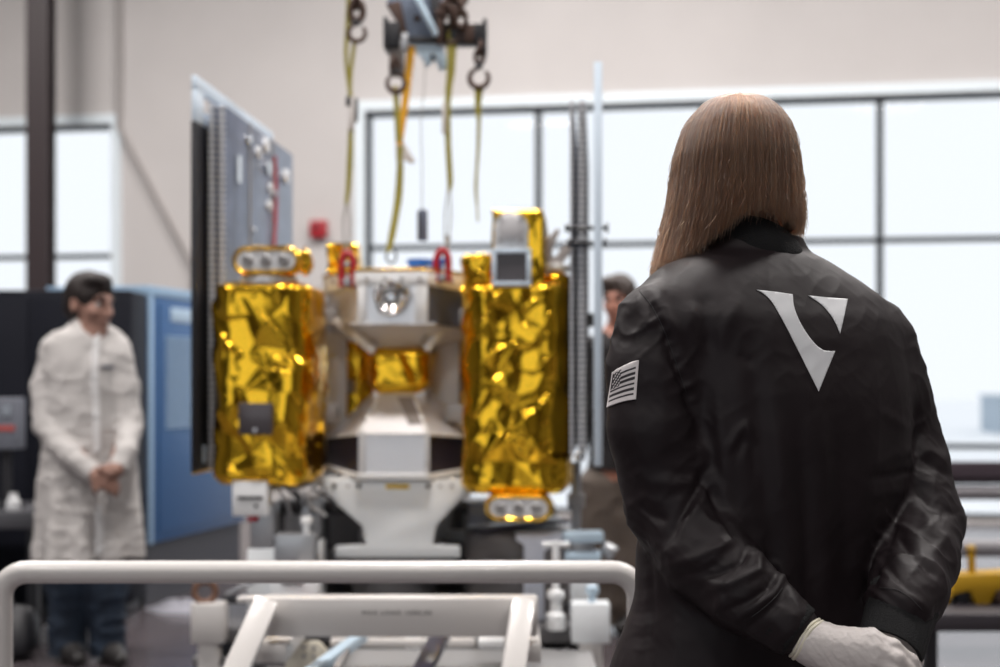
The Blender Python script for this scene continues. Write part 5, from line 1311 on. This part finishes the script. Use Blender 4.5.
# printed emblem, two pieces on the back
def print_shape(poly, name, step=2.0):
    bm = bmesh.new(); vs_ = [bm.verts.new((x,y,0)) for x, y in poly]; f = bm.faces.new(vs_)
    xs = [p[0] for p in poly]; ys = [p[1] for p in poly]
    for ax, lo, hi in ((0,min(xs),max(xs)),(1,min(ys),max(ys))):
        c = lo+step
        while c < hi:
            no = (1,0,0) if ax == 0 else (0,1,0); co_ = (c,0,0) if ax == 0 else (0,c,0)
            bmesh.ops.bisect_plane(bm, geom=bm.verts[:]+bm.edges[:]+bm.faces[:], plane_co=co_, plane_no=no); c += step
    top = [on_jacket(v.co.x, v.co.y, .0007) for v in bm.verts]
    for v, q in zip(bm.verts, top): v.co = q
    bm.normal_update(); me = bpy.data.meshes.new(name); bm.to_mesh(me); bm.free(); me.materials.append(m_reflect)
    for _ in range(1): pass
    me.polygons.foreach_set('use_smooth', [True]*len(me.polygons)); o = bpy.data.objects.new(name, me); C.objects.link(o); o.parent = jk
    sd = o.modifiers.new('thick', 'SOLIDIFY'); sd.thickness = .0006; sd.offset = 0
    return o
def curve2(pts, n=6): return [(p.x, p.y) for p in smoothpath([(x,y,0) for x, y in pts], n*(len(pts)-1))]
lft = curve2([(756.5,290),(763,293.5),(771,301),(779,314),(788,330.5)],4)+[(818.5,391.5)]+[(835,351)]+curve2([(835,351),(829,351.2),(822,349.5),(814,343),(804,329.5),(797,316),(793.5,305),(792.5,294.5)],4)[1:]+[(775,292)]
rgt = [(808,295.7),(825,297.5),(847.5,299.2),(844,316),(839.8,334)]+curve2([(839.8,334),(836,324.5),(830,314.5),(821,304.5),(808,295.7)],4)[1:-1]
e1 = print_shape(lft, 'emblem'); e1['label'] = 'pale grey slanting main stroke of the back emblem'
e2 = print_shape(rgt, 'emblem'); e2['label'] = 'small pale grey curved triangle of the back emblem'
# flag patch on the left sleeve: pale field, dark stripes, dark corner
def flag():
    tl, tr, br, bl = np.array((613.2,372.2)), np.array((639.2,360.2)), np.array((636.3,399.4)), np.array((607.8,407.6))
    nx, ny = 44, 40; vs_ = []; ok = []
    for j in range(ny+1):
        for i in range(nx+1):
            s, t = i/nx, j/ny; q = (1-t)*((1-s)*tl+s*tr)+t*((1-s)*bl+s*br); q = q+np.array((-.4, -2.2))*4*s*(1-s)*.55
            p = on_jacket(q[0], q[1], .0016); vs_.append(p)
    fs = []; mi = []
    for j in range(ny):
        for i in range(nx):
            ids = (j*(nx+1)+i, j*(nx+1)+i+1, (j+1)*(nx+1)+i+1, (j+1)*(nx+1)+i)
            if any(vs_[k] is None for k in ids): continue
            s, t = (i+.5)/nx, (j+.5)/ny; dark = False
            if .07 < t < .95 and .05 < s < .90:
                r = (t-.07)/.88*13; dark = int(r)%2 == 1
                if s < .36 and t < .52: dark = not ((i//2+j//2)%3 == 0 and s > .08)
            fs.append(ids); mi.append(1 if dark else 0)
    good = [p if p is not None else Vector((0,0,0)) for p in vs_]
    used = sorted({k for f in fs for k in f}); mp = {k: n for n, k in enumerate(used)}
    me = bpy.data.meshes.new('flag_patch'); me.from_pydata([good[k] for k in used], [], [tuple(mp[k] for k in f) for f in fs])
    me.materials.append(mat('patch_white',(.74,.70,.70),.6)); me.materials.append(mat('patch_dark',(.035,.03,.035),.6)); me.polygons.foreach_set('material_index', mi)
    me.polygons.foreach_set('use_smooth', [True]*len(fs))
    o = bpy.data.objects.new('flag_patch', me); C.objects.link(o); o.parent = jk; o['label'] = 'grey striped flag patch on the left sleeve'
    sd = o.modifiers.new('thick', 'SOLIDIFY'); sd.thickness = .0014; sd.offset = 0
flag()
# ribbed cuffs
def cuff(p0, p1, r0, r1, sq=1.0):
    p0 = Vector(p0); p1 = Vector(p1); d = p1-p0; L_ = d.length; d.normalize(); x = d.cross(Vector((0,1,0))).normalized(); y = x.cross(d); rings = []
    for t, f in ((0,.92),(.04,1.0),(.3,1.0),(.6,.99),(.92,1.0),(1.0,.97),(1.0,.86),(.8,.84)):
        ring = []
        for k in range(120):
            a = 2*math.pi*k/120; rr = (r0+(r1-r0)*t)*f*(1+.008*math.sin(k*math.pi/2)); ring.append(p0+d*L_*t+x*rr*math.cos(a)+y*rr*math.sin(a)*sq)
        rings.append(ring)
    o = MB().loft(rings).build('cuff', m_knit, jk, angle=70); return o
cuff(P(777,617,2.128), P(799,633,2.116), .047, .043)
cuff(P(905,596,2.19), P(890,650,2.118), .058, .052, .8)
# pale stitching beside the cuffs
def stitch(pts, name='stitching'):
    q = [on_jacket(x, y, .001) for x, y in curve2(pts, 8)]; q = [p for p in q if p is not None]
    MB().tube(q, .0006, 6).build(name, mat('grey_thread',(.025,.023,.025),.7), jk)
stitch([(782,588),(774,598),(763,608),(752,616)]); stitch([(880,588),(896,590),(910,598),(922,610)])
stitch([(640,292),(652,306),(664,330),(675,360),(686,392)])
# collar: soft rib-knit stand-up fold round the neck
def collar():
    rings = []; n = 72
    cx0, cy0 = P(752,0,2.385).x, 2.40
    for z_py, rx_, ry_, in ((256,62,.084),(248,63,.088),(238,61,.088),(228,57,.084),(220,53,.078),(216,50,.072),(218,47,.066),(228,46,.062),(246,47,.062)):
        ring = []
        for k in range(n):
            a = 2*math.pi*k/n; x = rx_*2.385/FPX*math.cos(a); y = ry_*math.sin(a)
            z = P(0,z_py,2.32).z-.030*(math.cos(a)**2)*(1 if math.sin(a) < .3 else .6)-.018*math.cos(a)+.0
            ring.append(Vector((cx0+x+.0*y, cy0+y, z)))
        rings.append(ring)
    o = MB().loft(rings, False).build('collar', m_knit, jk, angle=80); 
    return o
collar()
# hem and trousers, shoes below the picture
fh_ = Field((.12,2.15,.52), (.82,2.58,.72), .008)
fh_.stack([(P(0,716,2.355).z+.012, P(752,0,2.355).x, 2.355, .235, .150),(.64, P(752,0,2.355).x, 2.355, .222, .140),(.60, P(752,0,2.355).x, 2.355, .205, .135)], ANG, 2.3)
fh_.mesh('hem_band', m_knit, jk, 1).matrix_parent_inverse = Matrix()
hipc = P(752,0,2.355).x
ft = Field((.05,2.1,.02), (.9,2.65,.80), .009)
ft.ell((hipc,2.355,.70), (.18,.125,.14), .03)
for s in (-1,1):
    o_ = Vector((s*.10*math.cos(ANG), s*.10*math.sin(ANG), 0)); b_ = Vector((hipc,2.355,0))+o_
    ft.chain([b_+Vector((0,0,.68)), b_+Vector((0,.02,.42)), b_+Vector((s*.01,.0,.06))], [.105,.075,.058], .04)
ft.mesh('trousers', m_trous, wo, 1)
for s in (-1,1):
    q = Vector((hipc+s*.11*math.cos(ANG), 2.355+s*.11*math.sin(ANG), 0)); d = Vector((-math.sin(ANG), math.cos(ANG), 0)); fs = Field(q-Vector((.2,.15,.02)), q+Vector((.2,.3,.15)), .008)
    fs.chain([q-d*.04+Vector((0,0,.045)), q+d*.08+Vector((0,0,.04)), q+d*.16+Vector((0,0,.032))], [.043,.040,.032], .03)
    zg_ = np.meshgrid(*fs.ax, indexing='ij')[2]; fs.V = np.maximum(fs.V, (.002-zg_).astype(np.float32)); fs.mesh('shoe', m_shoe, wo, 1)
# body inside the clothes: head with face, neck, trunk, limbs
HC = P(738,168,2.40); yawW = -math.radians(24)
fb = Field((.10,2.0,.03), (.85,2.62,1.76), .007)
LW, MW = head_sdf(fb, HC, yawW, .0, 0, .98)
fb.cap(P(742,190,2.40), P(752,262,2.39), .048, .055, .03)
fb.chain([P(758,290,2.39), P(768,420,2.37), P(765,600,2.36), Vector((hipc,2.36,.72))], [.09,.10,.105,.11], .05)
fb.chain([SL, EL, WL], [.04,.036,.026], .03); fb.chain([SR, ER, WR_], [.04,.036,.026], .03)
for s in (-1,1):
    b_ = Vector((hipc+s*.10*math.cos(ANG), 2.355+s*.10*math.sin(ANG), 0)); fb.chain([b_+Vector((0,0,.68)), b_+Vector((0,.02,.42)), b_+Vector((s*.01,.0,.06))], [.085,.055,.042], .03)
fb.mesh('body', m_skin, wo, 2); eyes(LW, wo, .98)
# gloves: left hand holds the right wrist
fg = Field((.40,1.96,.70), (.72,2.22,.90), .0026)
def G(px, py, Y): return P(px, py, Y)
wl = G(818,645,2.105)
kn = [G(871,637,2.078), G(875,648,2.066), G(875,660,2.064), G(870,672,2.072)]
fin = [[kn[0], G(893,646,2.066), G(911,661,2.074), G(921,677,2.092)], [kn[1], G(897,658,2.054), G(913,676,2.066), G(918,693,2.086)],
       [kn[2], G(894,670,2.054), G(908,689,2.066), G(910,705,2.086)], [kn[3], G(888,683,2.064), G(899,699,2.074), G(899,712,2.09)]]
for q in kn: fg.cap(wl, q, .027, .0135, .02)
fg.cap(G(806,640,2.11), wl, .031, .029, .015)
for ch in fin: fg.chain(ch, [.0125,.0110,.0102,.0086], .006)
fg.chain([G(828,662,2.09), G(848,680,2.075), G(866,694,2.074), G(878,704,2.082)], [.017,.0135,.012,.010], .012)
rim_c = G(808,640,2.112)
def glove_folds(v, n):
    r = 1-np.abs(2*vnoise(v*[120,90,160], 31)-1); a = 1-np.abs(2*vnoise((v@np.array([[.6,0,.8],[0,1,0],[-.8,0,.6]]))*[40,60,190], 33)-1)
    return .0006*r**3+.0009*a**3-.0006
gl_ = fg.mesh('glove', m_glove, wo, 2, glove_folds)
gl_['label'] = 'white glove on the hand holding the other wrist'
d_ = (WL-EL).normalized(); d_ = (G(830,652,2.10)-G(800,630,2.12)).normalized()
mb = MB(); q_ = Vector((0,0,1)).rotation_difference(d_); ring = [rim_c+q_ @ Vector((.036*math.cos(t), .035*math.sin(t), .002*math.sin(3*t))) for t in np.linspace(0,2*math.pi,40,endpoint=False)]
mb.tube(ring+[ring[0]], .0033, 10, False); mb.tube([p-d_*.006 for p in ring+[ring[0]]], .0026, 10, False); mb.build('rolled_rim', mat('latex_rim',(.72,.68,.55),.45), gl_, angle=80)
fg2 = Field((.46,2.02,.68), (.74,2.26,.92), .003)
w2 = G(893,622,2.145); k2 = [G(868,662,2.12), G(877,668,2.112), G(886,671,2.112), G(896,671,2.12)]
for q in k2: fg2.cap(w2, q, .026, .0135, .018)
for i, q in enumerate(k2): fg2.chain([q, q+Vector((-.004,.004,-.032)), q+Vector((-.008,.022,-.052)), q+Vector((-.01,.036,-.048))], [.0115,.0105,.0095,.008], .006)
fg2.chain([G(904,640,2.13), G(914,660,2.12), G(914,682,2.12)], [.016,.0125,.0095], .01)
g2 = fg2.mesh('glove', m_glove, wo, 2, glove_folds); g2['label'] = 'white glove on the hand whose wrist is held'

# ------------------------------------------------------------------ hair: a shell over the head and many fine strands
HR = [ # (py, left, right, depth half, Y centre) outline of the falling hair
 (94,732,742,.012,2.40),(97,717,757,.040,2.40),(101,708,768,.058,2.40),(110,697,779,.080,2.40),(125,685,790,.098,2.40),(142,678,795.5,.108,2.40),(160,673,798.5,.112,2.40),(180,670.5,800.5,.112,2.40),(200,667.5,801.5,.110,2.398),
 (220,664,802,.106,2.395),(240,659,801,.098,2.39),(258,654,800,.088,2.38),(276,649,798,.080,2.37)]
hz_ = np.array([P(0,r[0],2.40).z for r in HR])[::-1]; hA = np.array([[(r[1]+r[2])/2, (r[2]-r[1])/2, r[3], r[4]] for r in HR])[::-1]
def hair_at(z): return [pchip(hz_, hA[:,i], np.asarray(z, float)) for i in range(4)]
def hair_pt(phi, z, shrink=0.0):
    c, hw, hd, Y = hair_at(z); hw = hw*2.40/FPX-shrink; hd = hd-shrink
    return np.stack([(c-CX)*2.40/FPX+hw*np.cos(phi), Y+hd*np.sin(phi), z+0*phi], -1)
# lower edge of the hair for each direction: phi=-pi/2 is the nape, pi the left side, 0 the right
def hair_end(phi):
    a = (phi+math.pi/2+math.pi)%(2*math.pi)-math.pi         # 0 at the nape, negative to the left, positive to the right
    deg = np.degrees(a)
    return np.interp(deg, [-180,-120,-95,-80,-62,-45,-28,-12,0,15,35,60,90,120,180], [262,272,276,276,272,264,252,235,223,218,222,229,233,240,262])
m_shell = mat('brown_hair_base', (.028,.013,.008), .5)
n_ = 120; phis = np.linspace(0, 2*math.pi, n_, endpoint=False); rings = []
ztop_ = hz_[-1]
for f in np.linspace(0, 1, 44):
    ze = np.array([P(0,hair_end(p),2.40).z for p in phis])+.012; face = np.clip((np.sin(phis)-.45)/.3, 0, 1); ze = ze+face*(.16)
    z = ztop_-.004+(ze-(ztop_-.004))*(f**.9 if f < 1 else 1)
    rings.append([Vector(p) for p in hair_pt(phis, z, .007)])
hs = MB().loft(rings, False).build('hair', m_shell, wo, angle=80); hs.matrix_parent_inverse = winv
sdm = hs.modifiers.new('thick', 'SOLIDIFY'); sdm.thickness = .006; sdm.offset = -1
def hair_mat():
    m = bpy.data.materials.new('brown_hair_strands'); m.use_nodes = True; nt = m.node_tree; nt.nodes.clear()
    o = nt.nodes.new('ShaderNodeOutputMaterial'); h = nt.nodes.new('ShaderNodeBsdfHairPrincipled'); h.parametrization = 'COLOR'
    inf = nt.nodes.new('ShaderNodeHairInfo'); r = nt.nodes.new('ShaderNodeValToRGB'); e_ = r.color_ramp.elements
    e_[0].position = 0; e_[0].color = (.042,.017,.008,1); e_[1].position = 1; e_[1].color = (.21,.10,.048,1)
    m_ = e_.new(.6); m_.color = (.088,.037,.018,1)
    nt.links.new(inf.outputs['Random'], r.inputs[0]); nt.links.new(r.outputs[0], h.inputs['Color']); h.inputs['Roughness'].default_value = .32; h.inputs['Radial Roughness'].default_value = .45
    nt.links.new(h.outputs[0], o.inputs[0]); return m
NS, NP = 9000, 18
hc_ = bpy.data.hair_curves.new('hair_strands'); hc_.add_curves([NP]*NS)
r_ = np.random.default_rng(77)
ph = r_.uniform(0, 2*math.pi, NS); keep = ~((np.sin(ph) > .75) & (r_.uniform(0,1,NS) < .85)); ph = np.where(keep, ph, r_.uniform(math.pi*.95, 2.05*math.pi, NS))
clump = np.round(ph*26+r_.normal(0,.35,NS))/26; ze_py = hair_end(ph)+r_.normal(0, 5, NS)-np.abs(r_.normal(0,5,NS))
ze = np.array([P(0,q,2.40).z for q in ze_py]); depth = np.abs(r_.normal(0,.0045,NS))-.001; wav = r_.normal(0,1,NS)
pos = np.zeros((NS, NP, 3), np.float32)
for j in range(NP):
    f = j/(NP-1); fz = f**1.15
    z = (ztop_-.0015)+(ze-(ztop_-.0015))*fz
    pull = np.clip((f-.35)/.65, 0, 1); p_ = ph+(clump-ph)*pull*.75+.020*wav*np.sin(3.2*f+wav)*f+.012*np.sin(9*ph)*f
    # parting: strands leave the crown to either side
    pos[:,j,:] = hair_pt(p_, z, depth*(.35+.65*f)-.0012*np.sin(26*math.pi*ph)*f)
    pos[:,j,2] += 0
fly = r_.uniform(0,1,NS) < .04; 
for j in range(NP): pos[fly,j,:] += (r_.normal(0,.0022,(fly.sum(),3))*(j/NP)).astype(np.float32)+ (np.stack([np.cos(ph[fly])*.006*(j/NP)**2, np.sin(ph[fly])*.006*(j/NP)**2, 0*ph[fly]],1)).astype(np.float32)
hc_.position_data.foreach_set('vector', pos.ravel())
ra = hc_.attributes.get('radius') or hc_.attributes.new('radius', 'FLOAT', 'POINT')
rad = np.tile(np.interp(np.linspace(0,1,NP), [0,.2,.85,1], [.00032,.00048,.00042,.00012]), (NS,1)).astype(np.float32); ra.data.foreach_set('value', rad.ravel())
ho = bpy.data.objects.new('hair_strands', hc_); C.objects.link(ho); hc_.materials.append(hair_mat()); ho.parent = hs
